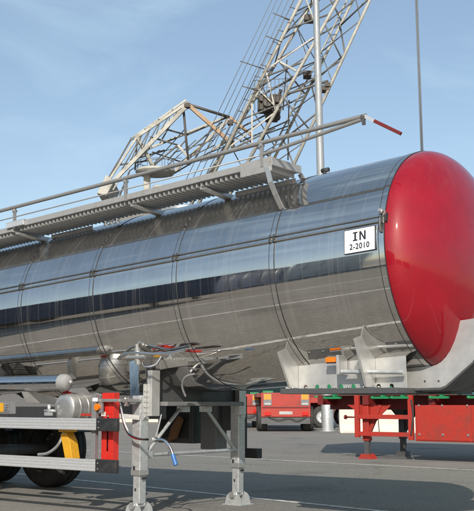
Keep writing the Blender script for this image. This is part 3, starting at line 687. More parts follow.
m = MB(); m.box(-8.52, -7.92, 17.446, 17.459, 0.41, 1.05); m.build('box_panel', 'red_paint', bx_, bevel=0.004)
for x in (-11.6, -10.45, -10.0, -9.15, -8.35, -7.0, -4.0):
    m = MB(); m.box(x-0.20, x+0.14, 17.46, 17.54, 1.20, 1.245); m.tube((x-0.19,17.45,1.222),(x-0.25,17.45,1.222),0.03,8); m.box(x-0.03,x+0.03,17.46,17.55,1.246,1.345); m.build('twist_lock', 'green_paint', RT_)
for x in (-3.0, -1.7, -0.4):
    small_wheel(RT_, x, 17.75, 0.5, -1); small_wheel(RT_, x, 19.65, 0.5, 1)
    m = MB(); m.tube((x, 17.8, 0.5), (x, 19.6, 0.5), 0.06, 12); m.box(x-0.06, x+0.06, 18.0, 18.3, 0.55, 0.979); m.box(x-0.06, x+0.06, 19.1, 19.4, 0.55, 0.979); m.build('axle', 'dark_steel', RT_)
gc = container_proto('green_paint', 'green corrugated shipping container riding on the red skeletal trailer', 'container')
put(gc, (-6.0, 18.7, 1.352), 0.0)

# ------------------------------------------------------------------ red trailers farther back
def rear_trailer(label, z0, loc, rz):
    t = thing('flatbed_trailer', label, 'trailer', (0,0,0), 'red trailers parked at the back of the yard')
    m = MB(); m.box(-0.98, 0.98, 0, 0.14, z0, 1.52); m.build('rear_panel', 'red_paint', t, bevel=0.015)
    for u in (-0.88, 0.60):
        m = MB(); m.box(u, u+0.32, -0.02, -0.001, 1.02, 1.48); p = m.build('marker_board', 'grey_paint', t)
        m = MB(); m.box(u+0.02, u+0.30, -0.026, -0.0205, 1.25, 1.46); m.build('marker_stripe', 'marker_orange', p)
        m = MB(); m.box(u+0.04, u+0.28, -0.026, -0.0205, 1.05, 1.12); m.build('number_strip', 'old_plate', p)
        m = MB(); m.box(u+0.04, u+0.28, -0.05, -0.0005, z0+0.06, z0+0.2); m.build('tail_lamp', 'tail_red', t)
    m = MB(); m.box(-0.97, 0.97, 0.05, 0.10, 0.30, z0-0.002); m.build('mud_flap', 'dark_steel', t)
    for u in (-0.5, 0.5):
        m = MB(); m.box(u-0.08, u+0.08, 0.15, 9.5, 1.0, 1.35); m.build('chassis_beam', 'dark_red', t)
    m = MB(); m.box(-1.15, 1.15, 0.145, 9.6, 1.352, 1.5); m.build('deck', 'dark_red', t)
    for u in (-0.9, 0.5):
        m = MB(); m.box(u,u+0.4,0.02,0.12,1.521,1.60); m.build('twist_lock', 'green_paint', t)
    m = MB(); m.path(smooth_path([(-0.7,-0.03,z0+0.02),(-0.3,-0.06,z0-0.10),(0.1,-0.05,z0-0.02),(0.45,-0.06,z0-0.13),(0.8,-0.03,z0+0.01)]), 0.016, 6); m.build('hanging_cable', 'rubber', t)
    m = MB(); m.box(-0.26,0.26,-0.012,-0.001,z0+0.10,z0+0.22); m.build('number_plate', 'old_plate', t)
    m = MB(); m.box(-0.93,0.93,-0.03,-0.0005,z0+0.36,z0+0.40); m.build('panel_lip', 'dark_red', t)
    for d in (0.75, 2.0):
        for e in (-1, 1):
            m = MB(); m.lathe([(-0.2,0.3),(-0.2,0.46),(-0.15,0.5),(0.15,0.5),(0.2,0.46),(0.2,0.3),(0.05*e,0.25),(0.06*e,0.001)], (e*0.92, d, 0.5), (1,0,0), 28); m.build('wheel', 'rubber', t)
    return put(t, loc, rz)
rear_trailer('red flatbed trailer rear with two orange marker boards, left of lamp post base', 0.57, spot(1.93, 40), YAW)
rear_trailer('farther red trailer rear half hidden behind the far landing leg of the tanker', 0.62, spot(0.10, 46), YAW + 0.05)
ST = thing('flatbed_trailer', 'red trailer seen side-on with pale wheel rims, behind the lamp post base', 'trailer', (0,0,0), 'red trailers parked at the back of the yard')
m = MB(); m.box(-0.6, 10.5, 0, 0.12, 1.12, 1.36); m.build('side_beam', 'red_paint', ST, bevel=0.01)
m = MB(); m.box(-0.6, 10.5, 0.121, 2.4, 1.2, 1.34); m.build('deck', 'dark_red', ST)
for x in (0.0, 2.5, 5.0):
    m = MB(); m.box(x, x+0.5, -0.02, 0.05, 1.362, 1.44); m.build('twist_lock', 'green_paint', ST)
for x in (0.35, 1.55, 8.2):
    small_wheel(ST, x, 0.35, 0.5, -1); small_wheel(ST, x, 2.1, 0.5, 1)
m = MB(); m.box(6.5, 6.65, 0.3, 0.45, 0, 1.119); m.build('landing_leg', 'dark_red', ST)
m = MB(); m.box(-0.5, 10.4, 0.9, 1.1, 0.85, 1.199); m.build('chassis_beam', 'dark_red', ST)
put(ST, spot(3.55, 46), YAW)

# ------------------------------------------------------------------ bollard, barrier, lamp post
def barrier(u0, u1, h, label):
    m = MB(); P = [(-0.30,0),(-0.30,0.08),(-0.13,0.33),(-0.08,h),(0.08,h),(0.13,0.33),(0.30,0.08),(0.30,0)]
    w = u1 - u0; m.prism([(-w/2, a, b) for a, b in P], (w, 0, 0))
    o = m.build('concrete_barrier', 'concrete', bevel=0.02); tag(o, label, 'barrier', 'pale concrete barriers')
    o.location = spot((u0+u1)/2, 38.2) + Vector((0,0,h/2)); o.rotation_euler = (0,0,YAW); return o
barrier(3.85, 5.30, 0.98, 'pale concrete barrier block nearest the lamp post base')
barrier(5.33, 8.30, 1.06, 'taller pale concrete barrier block seen through the red trailer frame')
LPt = thing('lamp_post', 'tall slim grey lamp post rising in front of the crane boom', 'lamp post', (0,0,0))
m = MB(); m.tube((0,0,1.25), (0,0,20.0), 0.20, 24, 0.125); m.build('pole', 'pole_steel', LPt)
m = MB(); m.lathe([(0,0.34),(0.03,0.34),(0.031,0.255),(0.10,0.255),(0.101,0.245),(1.30,0.245),(1.33,0.238),(1.34,0.21),(1.341,0.15)], (0,0,0), (0,0,1), 32); m.build('base_sleeve', 'galv', LPt)
for e in (-1, 1):
    m = MB(); m.tube((0,0,19.9), (e*1.1,0,20.2), 0.045, 12); ar = m.build('arm', 'galv', LPt)
    m = MB(); m.box(min(e*1.0,e*1.7), max(e*1.0,e*1.7), -0.16, 0.16, 20.2, 20.32); m.build('lantern', 'grey_paint', ar, bevel=0.03)
put(LPt, spot(3.62, 40.5), YAW); LPt.rotation_euler = (0, -0.0145, YAW)

# ------------------------------------------------------------------ harbour crane
MEMBERS = [('c',0.117,(12.35,-0.0,32.63),(2.81,-0.0,13.09)),('c',0.109,(14.15,2.6,33.99),(2.25,2.6,13.61)),('c',0.109,(15.04,-0.0,32.63),(4.4,-0.0,13.09)),('c',0.055,(15.69,2.6,33.99),(5.72,2.6,13.61)),
('c',0.094,(16.09,2.6,33.99),(6.1,2.6,13.61)),('c',0.101,(16.59,0.4,32.84),(7.55,0.4,13.17)),('c',0.047,(11.85,-0.0,31.61),(13.09,-0.0,29.04)),('c',0.047,(13.09,-0.0,29.04),(9.43,-0.0,26.64)),
('c',0.047,(9.43,-0.0,26.64),(10.35,-0.0,24.01)),('c',0.047,(10.35,-0.0,24.01),(6.99,-0.0,21.66)),('c',0.047,(6.99,-0.0,21.66),(7.6,-0.0,18.96)),('c',0.047,(7.6,-0.0,18.96),(4.49,-0.0,16.54)),
('g',0.06,(13.74,2.6,33.28),(14.53,2.6,30.81)),('g',0.06,(14.53,2.6,30.81),(10.87,2.6,28.37)),('g',0.06,(10.87,2.6,28.37),(12.09,2.6,25.82)),('g',0.06,(12.09,2.6,25.82),(7.87,2.6,23.23)),
('g',0.06,(7.87,2.6,23.23),(9.66,2.6,20.87)),('g',0.06,(9.66,2.6,20.87),(5.12,2.6,18.53)),('g',0.06,(5.12,2.6,18.53),(7.54,2.6,16.55)),('g',0.06,(15.92,2.6,33.64),(15.56,0.4,30.58)),
('g',0.06,(15.56,0.4,30.58),(13.98,2.6,29.69)),('g',0.06,(13.98,2.6,29.69),(13.76,0.4,26.68)),('g',0.06,(13.76,0.4,26.68),(11.95,2.6,25.55)),('g',0.06,(11.95,2.6,25.55),(12.0,0.4,22.84)),
('g',0.06,(12.0,0.4,22.84),(10.02,2.6,21.61)),('g',0.06,(10.02,2.6,21.61),(10.26,0.4,19.07)),('g',0.06,(10.26,0.4,19.07),(8.19,2.6,17.87)),('g',0.06,(8.19,2.6,17.87),(8.71,0.4,15.69)),
('g',0.05,(13.75,-0.0,30.25),(14.25,0.4,27.75)),('g',0.05,(14.25,0.4,27.75),(10.7,-0.0,24.66)),('g',0.05,(10.7,-0.0,24.66),(11.82,0.4,22.45)),('g',0.05,(11.82,0.4,22.45),(8.09,-0.0,19.85)),
('g',0.05,(8.09,-0.0,19.85),(9.73,0.4,17.92)),('g',0.045,(12.18,-0.0,32.29),(12.71,2.6,31.52)),('g',0.045,(12.71,2.6,31.52),(10.05,-0.0,27.91)),('g',0.045,(10.05,-0.0,27.91),(10.06,2.6,26.99)),
('g',0.045,(10.06,2.6,26.99),(8.01,-0.0,23.74)),('g',0.045,(8.01,-0.0,23.74),(7.63,2.6,22.82)),('g',0.045,(7.63,2.6,22.82),(6.05,-0.0,19.72)),('g',0.045,(6.05,-0.0,19.72),(5.2,2.6,18.66)),
('g',0.055,(11.52,-0.0,30.93),(13.45,2.6,32.79)),('g',0.055,(10.21,-0.0,28.24),(11.8,2.6,29.97)),('g',0.055,(8.85,-0.0,25.45),(10.1,2.6,27.06)),('g',0.055,(7.95,-0.0,23.61),(8.98,2.6,25.13)),
('g',0.055,(6.84,-0.0,21.34),(7.59,2.6,22.75)),('g',0.055,(6.3,-0.0,20.24),(6.92,2.6,21.61)),('g',0.055,(5.49,-0.0,18.57),(5.9,2.6,19.86)),('g',0.05,(13.75,-0.0,30.25),(15.22,2.6,32.22)),
('g',0.05,(11.93,-0.0,26.91),(13.51,2.6,28.72)),('g',0.05,(9.14,-0.0,21.79),(10.88,2.6,23.36)),('g',0.05,(8.37,-0.0,20.37),(10.15,2.6,21.88)),('g',0.05,(6.8,-0.0,17.49),(8.68,2.6,18.86)),
('g',0.06,(11.69,-0.0,31.27),(14.89,-0.0,32.35)),('g',0.06,(10.05,-0.0,27.91),(13.05,-0.0,28.98)),('g',0.06,(8.27,-0.0,24.27),(11.06,-0.0,25.32)),('g',0.06,(6.74,-0.0,21.14),(9.35,-0.0,22.18)),
('g',0.06,(5.42,-0.0,18.44),(7.88,-0.0,19.47)),('g',0.028,(15.45,2.6,33.5),(15.93,2.6,33.67)),('g',0.028,(15.19,2.6,32.98),(15.68,2.6,33.16)),('g',0.028,(14.94,2.6,32.46),(15.43,2.6,32.64)),
('g',0.028,(14.69,2.6,31.95),(15.17,2.6,32.12)),('g',0.028,(14.44,2.6,31.43),(14.92,2.6,31.61)),('g',0.028,(14.19,2.6,30.92),(14.67,2.6,31.09)),('g',0.028,(13.94,2.6,30.41),(14.42,2.6,30.58)),
('g',0.028,(13.69,2.6,29.9),(14.17,2.6,30.07)),('g',0.028,(13.44,2.6,29.39),(13.92,2.6,29.56)),('g',0.028,(13.19,2.6,28.88),(13.67,2.6,29.05)),('g',0.028,(12.94,2.6,28.37),(13.42,2.6,28.55)),
('g',0.028,(12.69,2.6,27.87),(13.17,2.6,28.04)),('g',0.028,(12.45,2.6,27.36),(12.93,2.6,27.53)),('g',0.028,(12.2,2.6,26.86),(12.68,2.6,27.03)),('g',0.028,(11.95,2.6,26.36),(12.43,2.6,26.53)),
('g',0.028,(11.71,2.6,25.85),(12.19,2.6,26.03)),('g',0.028,(11.46,2.6,25.35),(11.94,2.6,25.52)),('g',0.028,(11.22,2.6,24.85),(11.7,2.6,25.02)),('g',0.028,(10.98,2.6,24.36),(11.45,2.6,24.53)),
('g',0.028,(10.73,2.6,23.86),(11.21,2.6,24.03)),('g',0.028,(10.49,2.6,23.36),(10.97,2.6,23.53)),('g',0.028,(10.25,2.6,22.87),(10.72,2.6,23.04)),('g',0.028,(10.01,2.6,22.37),(10.48,2.6,22.54)),
('g',0.028,(9.77,2.6,21.88),(10.24,2.6,22.05)),('g',0.028,(9.53,2.6,21.39),(10.0,2.6,21.56)),('g',0.028,(9.29,2.6,20.9),(9.76,2.6,21.07)),('g',0.028,(9.05,2.6,20.41),(9.52,2.6,20.58)),
('g',0.028,(8.81,2.6,19.92),(9.28,2.6,20.09)),('g',0.028,(8.57,2.6,19.43),(9.04,2.6,19.6)),('g',0.028,(8.33,2.6,18.95),(8.8,2.6,19.11)),('g',0.028,(8.1,2.6,18.46),(8.56,2.6,18.63)),
('g',0.028,(7.86,2.6,17.98),(8.33,2.6,18.15)),('g',0.028,(7.62,2.6,17.5),(8.09,2.6,17.66)),('g',0.028,(7.39,2.6,17.01),(7.85,2.6,17.18)),('c',0.062,(7.88,-0.0,22.18),(8.88,-0.0,21.6)),
('g',0.08,(6.38,-0.0,19.85),(9.56,2.6,22.41)),('g',0.09,(8.31,0.0,20.11),(10.9,0.4,21.08)),('c',0.047,(6.44,-0.0,20.5),(7.8,-0.0,19.08)),('d',0.12,(8.03,2.0,21.01),(6.79,2.0,17.71)),
('c',0.055,(6.13,-0.0,19.47),(6.12,-0.0,16.85)),('d',0.05,(8.48,1.0,20.03),(8.39,1.0,16.15)),('d',0.05,(8.37,1.0,22.66),(8.1,1.0,19.38)),('g',0.06,(4.4,-0.0,16.35),(7.55,-0.0,17.93)),
('g',0.05,(4.83,-0.0,17.43),(6.74,-0.0,16.54)),('g',0.05,(5.39,2.0,17.58),(8.59,2.0,19.02)),('r',0.022,(10.27,-0.6,32.31),(2.1,-0.6,14.51)),('r',0.022,(10.58,-0.6,32.31),(2.47,-0.6,14.51)),
('r',0.022,(10.9,-0.6,32.31),(2.83,-0.6,14.51)),('r',0.022,(11.28,-0.6,32.31),(3.2,-0.6,14.51)),('r',0.022,(11.6,-0.6,32.31),(3.5,-0.6,14.51)),('g',0.035,(5.39,-0.6,22.03),(6.88,-0.3,21.62)),
('g',0.035,(7.44,-0.6,25.14),(8.51,-0.3,24.81)),('g',0.035,(7.0,-0.6,23.65),(8.0,-0.3,23.37)),('g',0.035,(5.51,-0.6,20.43),(6.5,-0.3,20.21)),('g',0.035,(8.52,-0.6,27.31),(9.47,-0.3,27.04)),
('c',0.086,(2.1,-0.0,19.53),(-0.97,-0.0,17.36)),('c',0.07,(-0.97,-0.0,17.36),(-2.95,-0.0,14.15)),('c',0.117,(2.1,-0.0,19.34),(-2.7,-0.0,14.21)),('o',0.101,(2.04,-0.0,19.53),(4.64,0.3,17.25)),
('c',0.086,(4.68,2.6,19.46),(2.17,2.6,18.4)),('c',0.07,(2.17,2.6,18.4),(-0.39,2.6,17.34)),('c',0.094,(4.68,2.6,19.26),(0.91,2.6,15.5)),('o',0.079,(4.75,2.6,19.39),(6.17,2.6,18.13)),
('d',0.09,(1.87,0.3,19.17),(2.17,0.3,15.98)),('g',0.06,(0.75,-0.0,17.87),(2.05,1.3,17.84)),('g',0.06,(2.05,1.3,17.84),(4.62,2.6,19.39)),('g',0.05,(0.56,1.0,17.25),(3.19,1.0,18.28)),
('c',0.07,(2.17,0.3,16.17),(1.54,0.3,16.93)),('g',0.06,(1.54,0.3,16.93),(-0.19,0.2,17.42)),('c',0.101,(-0.97,-0.0,17.36),(-0.01,0.5,15.65)),('g',0.06,(-0.01,0.5,15.65),(1.54,0.3,16.93)),
('g',0.06,(-2.11,-0.0,15.59),(-0.12,1.0,16.15)),('g',0.05,(-0.97,-0.0,17.17),(-1.17,1.0,15.51)),('g',0.05,(-1.6,2.0,16.4),(0.62,2.0,17.05)),('g',0.05,(-0.12,1.0,16.67),(2.21,2.0,16.07)),
('g',0.05,(0.45,-0.0,16.98),(1.08,1.5,18.75)),('c',0.047,(-1.98,-0.0,14.77),(-2.39,-0.0,14.02)),('c',0.047,(-1.48,1.0,15.51),(-2.2,1.0,13.6)),('g',0.05,(0.88,1.0,16.15),(2.0,1.0,17.44)),
('g',0.05,(2.17,0.3,16.61),(4.23,2.6,19.06)),('c',0.094,(-2.95,-0.0,14.15),(-3.3,2.6,14.71)),('c',0.078,(-0.97,-0.0,17.36),(-1.62,2.6,17.93)),('g',0.1,(2.1,-0.0,19.47),(4.68,2.6,19.39)),
('c',0.094,(4.64,-0.0,17.17),(4.23,2.6,17.73)),('c',0.101,(4.64,0.3,17.25),(5.14,0.3,16.61)),('c',0.078,(3.63,1.0,16.79),(4.89,1.0,17.57)),('g',0.05,(2.57,1.0,16.28),(3.62,1.5,18.35)),
('g',0.045,(2.16,0.4,16.13),(3.82,1.0,17.12)),('g',0.07,(-3.3,2.6,14.71),(-0.39,2.6,17.34)),('g',0.05,(0.91,2.6,15.5),(4.64,1.0,17.37)),('g',0.04,(13.86,2.6,33.5),(13.67,-0.0,30.12)),
('g',0.04,(13.67,-0.0,30.12),(11.48,2.6,29.42)),('g',0.04,(11.48,2.6,29.42),(11.64,-0.0,26.38)),('g',0.04,(11.64,-0.0,26.38),(9.14,2.6,25.41)),('g',0.04,(9.14,2.6,25.41),(9.56,-0.0,22.57)),
('g',0.04,(9.56,-0.0,22.57),(6.84,2.6,21.47)),('g',0.04,(6.84,2.6,21.47),(7.53,-0.0,18.83)),('g',0.04,(7.53,-0.0,18.83),(4.66,2.6,17.73)),('g',0.04,(4.66,2.6,17.73),(5.6,-0.0,15.28)),
('g',0.035,(11.52,-0.0,30.93),(13.28,2.6,29.07)),('g',0.035,(13.28,2.6,29.07),(8.65,-0.0,25.06)),('g',0.035,(8.65,-0.0,25.06),(10.36,2.6,23.09)),('g',0.035,(10.36,2.6,23.09),(5.92,-0.0,19.47)),
('g',0.035,(5.92,-0.0,19.47),(7.61,2.6,17.47)),('g',0.035,(7.61,2.6,17.47),(3.42,-0.0,14.33)),('g',0.035,(15.17,2.6,32.93),(15.03,0.4,29.43)),('g',0.035,(15.03,0.4,29.43),(12.84,2.6,28.16)),
('g',0.035,(12.84,2.6,28.16),(13.03,0.4,25.08)),('g',0.035,(13.03,0.4,25.08),(10.69,2.6,23.77)),('g',0.035,(10.69,2.6,23.77),(11.16,0.4,21.02)),('g',0.035,(11.16,0.4,21.02),(8.71,2.6,19.73)),
('g',0.035,(8.71,2.6,19.73),(9.38,0.4,17.15)),('g',0.035,(9.38,0.4,17.15),(6.77,2.6,15.76)),('g',0.025,(11.19,-0.0,30.25),(10.72,-0.3,30.24)),('g',0.025,(10.81,-0.0,29.48),(10.35,-0.3,29.47)),
('g',0.025,(10.44,-0.0,28.71),(9.97,-0.3,28.7)),('g',0.025,(10.06,-0.0,27.94),(9.6,-0.3,27.94)),('g',0.025,(9.69,-0.0,27.17),(9.23,-0.3,27.18)),('g',0.025,(9.31,-0.0,26.41),(8.86,-0.3,26.42)),
('g',0.025,(8.94,-0.0,25.65),(8.49,-0.3,25.66)),('g',0.025,(8.57,-0.0,24.89),(8.12,-0.3,24.9)),('g',0.025,(8.2,-0.0,24.14),(7.75,-0.3,24.15)),('g',0.025,(7.84,-0.0,23.38),(7.39,-0.3,23.4)),
('g',0.025,(7.47,-0.0,22.63),(7.02,-0.3,22.66)),('g',0.025,(7.1,-0.0,21.89),(6.66,-0.3,21.91)),('g',0.025,(6.74,-0.0,21.14),(6.3,-0.3,21.17)),('g',0.025,(6.38,-0.0,20.4),(5.94,-0.3,20.43)),
('g',0.025,(6.02,-0.0,19.66),(5.58,-0.3,19.7)),('g',0.025,(5.66,-0.0,18.92),(5.22,-0.3,18.96)),('g',0.025,(5.3,-0.0,18.19),(4.87,-0.3,18.23)),('g',0.025,(4.94,-0.0,17.46),(4.51,-0.3,17.5)),
('g',0.025,(4.58,-0.0,16.73),(4.16,-0.3,16.78)),('g',0.025,(4.23,-0.0,16.0),(3.81,-0.3,16.05)),('g',0.03,(11.87,-0.3,32.47),(2.85,-0.3,13.96)),('g',0.04,(1.54,-0.0,19.14),(1.23,-0.0,18.41)),
('g',0.035,(1.54,-0.0,19.14),(1.9,-0.0,19.13)),('g',0.04,(0.99,-0.0,18.75),(0.36,-0.0,17.48)),('g',0.035,(0.99,-0.0,18.75),(1.03,-0.0,18.2)),('g',0.04,(0.44,-0.0,18.36),(-0.51,-0.0,16.55)),
('g',0.035,(0.44,-0.0,18.36),(0.16,-0.0,17.27)),('g',0.04,(-0.12,-0.0,17.97),(-1.37,-0.0,15.63)),('g',0.035,(-0.12,-0.0,17.97),(-0.7,-0.0,16.35)),('g',0.04,(-0.61,-0.0,17.62),(-2.13,-0.0,14.82)),
('g',0.035,(-0.61,-0.0,17.62),(-1.47,-0.0,15.53)),('c',0.062,(1.9,2.6,20.53),(-1.62,2.6,17.93)),('c',0.07,(1.9,2.6,20.26),(-2.8,2.6,15.1)),('g',0.06,(-1.62,2.6,17.93),(-3.3,2.6,14.84)),
('g',0.04,(0.89,-0.0,18.05),(0.71,2.6,18.96)),('g',0.04,(1.33,-0.0,18.99),(1.01,2.6,19.88)),('g',0.04,(-0.32,-0.0,16.76),(-0.46,2.6,17.67)),('g',0.04,(0.56,-0.0,18.44),(0.13,2.6,19.23)),
('g',0.04,(-1.51,-0.0,15.48),(-1.63,2.6,16.38)),('g',0.04,(-0.21,-0.0,17.9),(-0.75,2.6,18.58)),('g',0.032,(-0.25,1.2,15.69),(1.98,1.2,18.27)),('g',0.032,(0.38,1.2,15.43),(2.62,1.2,17.49)),
('g',0.032,(-0.89,1.2,16.33),(1.74,1.2,17.1)),('g',0.032,(1.0,1.2,15.56),(4.51,1.2,18.27)),('g',0.032,(1.37,1.2,16.72),(3.75,1.2,17.49)),('g',0.032,(-1.63,1.2,15.43),(0.36,1.2,16.85)),
('g',0.032,(2.38,1.2,16.2),(4.51,1.2,17.1)),('g',0.032,(2.88,1.2,16.07),(5.39,1.2,16.85)),('g',0.032,(3.25,1.2,16.85),(4.51,1.2,18.53)),('g',0.032,(3.76,1.2,16.33),(5.64,1.2,18.4)),
('g',0.02,(-0.19,0.5,15.27),(-0.2,0.5,16.03)),('g',0.02,(0.18,0.5,15.27),(0.18,0.5,16.03)),('g',0.02,(0.56,0.5,15.27),(0.55,0.5,16.03)),('g',0.02,(0.93,0.5,15.27),(0.92,0.5,16.03)),
('g',0.02,(1.3,0.5,15.27),(1.29,0.5,16.03)),('g',0.02,(1.67,0.5,15.27),(1.66,0.5,16.03)),('g',0.022,(-0.32,0.5,16.03),(1.79,0.5,16.16))]
CR = thing('harbour_crane', 'tall cream lattice harbour crane with slanting boom and rusty lever arm', 'crane', (0,0,0))
CM = {'c': 'crane_cream', 'g': 'crane_grey', 'd': 'crane_dark', 'o': 'crane_rust', 'r': 'rope'}
for i, (k, rad, p, q) in enumerate(MEMBERS):
    m = MB()
    if k == 'o': m.bar(p, q, rad*1.9, rad*2.2); nm = 'lever_tie'
    elif k == 'r': m.tube(p, q, rad, 6); nm = 'stay_rope'
    elif i < 6: m.tube(p, q, rad, 10); nm = 'boom_chord'
    elif k == 'c': m.bar(p, q, rad*1.7, rad*1.9); nm = 'lattice_beam'
    else: m.tube(p, q, rad*0.95, 6); nm = 'lattice_brace'
    m.build(nm, CM[k], CR)
def cbox(name, mat, x0, x1, y0, y1, z0, z1, bev=0.04): m = MB(); m.box(x0,x1,y0,y1,z0,z1); return m.build(name, mat, CR, bevel=bev)
cbox('tower', 'crane_cream', -1.6, 1.6, -0.2, 3.0, 0.5, 8.0); cbox('tower_base', 'concrete', -2.6, 2.6, -1.2, 4.0, 0, 0.5)
cbox('slewing_ring', 'crane_dark', -2.0, 2.0, -0.6, 3.4, 8.0, 8.6)
hs = cbox('machine_house', 'crane_grey', -2.2, 8.0, -0.6, 3.4, 8.6, 12.55)
for x in (-1.4, 0.4, 2.2, 4.0, 5.8):
    m = MB(); m.box(x, x+1.0, -0.66, -0.601, 10.3, 11.5); m.build('house_window', 'crane_dark', hs)
cbox('house_roof', 'crane_dark', -2.4, 8.2, -0.8, 3.6, 12.55, 12.95)
cbox('mast', 'crane_cream', -0.62, -0.22, 0.9, 1.3, 12.9, 15.3); cbox('mast', 'crane_cream', 0.9, 1.2, 0.9, 1.3, 12.9, 14.6)
cbox('winch', 'crane_cream', 0.0, 1.1, 0.6, 1.8, 13.6, 14.5, 0.1)
m = MB(); m.lathe([(0,0.001),(0,1.15),(0.12,1.25),(0.26,1.2),(0.3,0.001)], (0.1, 1.0, 15.25), (0,0,1), 24); m.build('sheave_platform', 'crane_cream', CR)
m = MB()
for k in range(13):
    an = 2*math.pi*k/13; m.tube((0.1+1.15*math.cos(an),1.0+1.15*math.sin(an),15.5), (0.1+1.15*math.cos(an),1.0+1.15*math.sin(an),16.0), 0.02, 6)
m.path([(0.1+1.15*math.cos(2*math.pi*k/24),1.0+1.15*math.sin(2*math.pi*k/24),16.0) for k in range(25)], 0.02, 6); m.build('platform_railing', 'crane_grey', CR)
m = MB(); m.prism([(-3.35,-0.3,13.75),(-2.75,-0.3,13.6),(-2.3,-0.3,14.5),(-2.8,-0.3,14.95)], (0,3.2,0)); m.build('counterweight', 'crane_cream', CR, bevel=0.05)
for x0,x1,y0,y1,z0,z1 in ((6.5,7.3,0.3,1.3,19.2,20.0),(7.0,7.8,0.9,2.2,18.9,19.6),(7.25,8.0,0.4,1.6,19.7,20.25),(6.65,7.0,1.4,2.2,19.9,20.6),(9.45,9.95,1.2,2.0,21.7,22.05),(10.5,11.0,0.3,1.0,20.45,20.8),(9.5,10.1,0.7,1.4,25.2,25.6)):
    cbox('machinery', 'crane_dark', x0, x1, y0, y1, z0, z1, 0.05)
for p, r in (((7.1,0.1,19.65),0.30),((7.75,0.1,19.2),0.24),((6.75,0.1,19.9),0.2)):
    m = MB(); m.lathe([(0,0.001),(0,r),(0.1,r),(0.12,r*0.8),(1.8,r*0.8),(1.82,r),(1.95,r),(1.95,0.001)], p, (0,1,0), 16); m.build('winch_drum', 'crane_dark', CR)
m = MB()
for k in range(9): m.tube((6.3+k*0.25,-0.2,19.0+0.02*k), (6.3+k*0.25,-0.2,20.9+0.02*k), 0.018, 5)
m.tube((6.2,-0.2,20.9), (8.4,-0.2,21.05), 0.02, 5); m.tube((6.2,-0.2,20.4), (8.4,-0.2,20.55), 0.016, 5); m.build('machinery_railing', 'crane_grey', CR)
for x, yy, z in ((9.74,1.0,25.5),(9.64,2.0,22.1),(10.84,0.4,20.8),(4.85,0.3,17.05),(2.1,0.0,19.35),(4.75,2.6,19.0)):
    m = MB(); m.lathe([(-0.12,0.001),(-0.10,0.19),(0,0.15),(0.10,0.19),(0.10,0.001)], (x, yy, z), (0,1,0), 16); m.box(x-0.15,x+0.2,yy-0.2,yy+0.2,z-0.12,z+0.14); m.build('sheave_block', 'crane_dark', CR)
cbox('boom_head', 'crane_cream', 12.0, 17.0, -0.4, 3.0, 32.6, 34.3, 0.1)
for dx in (-0.045, 0.045):
    m = MB(); m.tube((16.45+dx,0.0,33.0), (16.68+dx,0.0,7.0), 0.045, 8); m.build('hoist_rope', 'rope', CR)
m = MB(); m.lathe([(0,0.001),(0,0.25),(0.6,0.45),(1.1,0.4),(1.2,0.001)], (16.68, 0, 5.9), (0,0,1), 16); m.build('hook_block', 'crane_dark', CR)
put(CR, spot(-5.2, 60), YAW)

# ------------------------------------------------------------------ container stacks (far behind, and the yard mirrored in the tank)
protos = {}
for key, mat in (('navy','navy'), ('teal','teal_box'), ('brown','brown_box'), ('pale','pale_box')):
    protos[key] = None
MATKEY = {'navy':'navy', 'teal':'teal_box', 'brown':'brown_box', 'pale':'pale_box'}
def stack(key, loc, rz, label, group):
    if protos[key] is None: protos[key] = container_proto(MATKEY[key], label, 'container', group); o = protos[key]
    else: o = copy_tree(protos[key])
    o['label'] = label; o['group'] = group
    return put(o, loc, rz)
GB = 'containers set down at the back of the yard'
stack('teal', spot(-2.5, 76), YAW, 'dark teal container far behind the red trailer rears', GB)
stack('brown', spot(10.2, 76), YAW, 'brown container far behind the lamp post base and concrete barriers', GB)
stack('teal', spot(23.0, 77), YAW, 'dark teal container far behind the red toolbox trailer', GB)
GM = 'stacked containers mirrored in the tank side'
a0 = math.atan2(0.465, -0.885)
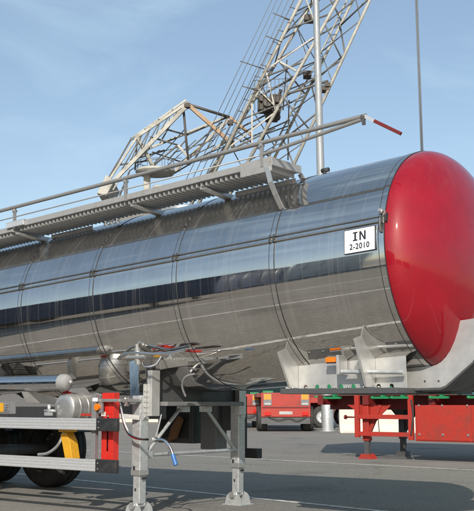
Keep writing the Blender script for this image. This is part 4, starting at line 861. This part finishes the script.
for j in range(3):
    c = Vector((-18.6, -11.6, 0)) + Vector((-0.885, 0.465, 0)) * (7.0 + j*12.6)
    for k in range(2): stack('navy', c + Vector((0,0,2.6*k)), a0, ('lower' if k == 0 else 'upper') + ' navy container in the dark stack left of the pale one in the tank reflection', GM)
for j in range(2):
    c = Vector((-15.6, -13.2, 0)) + Vector((0.85, -0.52, 0)) * (6.6 + j*12.6)
    for k in range(2): stack('navy', c + Vector((0,0,2.6*k)), math.atan2(-0.52, 0.85), ('lower' if k == 0 else 'upper') + ' navy container in the dark stack right of the pale one in the tank reflection', GM)
for k in range(2): stack('pale', Vector((-17.3, -12.2, 2.6*k)) + Vector((-0.54, -0.84, 0)) * 6.1, math.atan2(0.84, 0.54), ('lower' if k == 0 else 'upper') + ' pale end-on container mirrored in the tank below the white test plate', GM)
for x, y, rz, key, lab in ((16.0, -24.0, 0.35, 'teal', 'teal container mirrored low in the red domed head'), (28.0, -15.0, 0.9, 'brown', 'brown container mirrored low at the right of the red domed head')):
    stack(key, (x, y, 0), rz, lab, GM)
# neighbouring trailer with a navy container, standing to the left behind the camera
NT = thing('container_trailer', 'container trailer in the next bay, seen only mirrored at the tank rear', 'trailer', (-18.4, -1.8, 0))
for yy in (-2.3, -1.3):
    m = MB(); m.box(-24.5, -12.3, yy-0.07, yy+0.07, 0.75, 0.98); m.build('chassis_beam', 'dark_steel', NT)
for x in (-22.4, -21.1, -19.8):
    small_wheel(NT, x, -2.75, 0.5, -1); small_wheel(NT, x, -0.85, 0.5, 1)
    m = MB(); m.tube((x,-2.7,0.5), (x,-0.9,0.5), 0.06, 12); m.build('axle', 'dark_steel', NT)
for yy in (-2.5, -1.1):
    m = MB(); m.box(-14.5, -14.36, yy-0.07, yy+0.07, 0, 0.98); m.build('landing_leg', 'dark_steel', NT)
stack('navy', (-18.4, -1.8, 0.985), 0.0, 'dark navy container on the trailer mirrored in the tank rear', GM)

for o in bpy.data.objects:
    if '_w' in o: del o['_w']
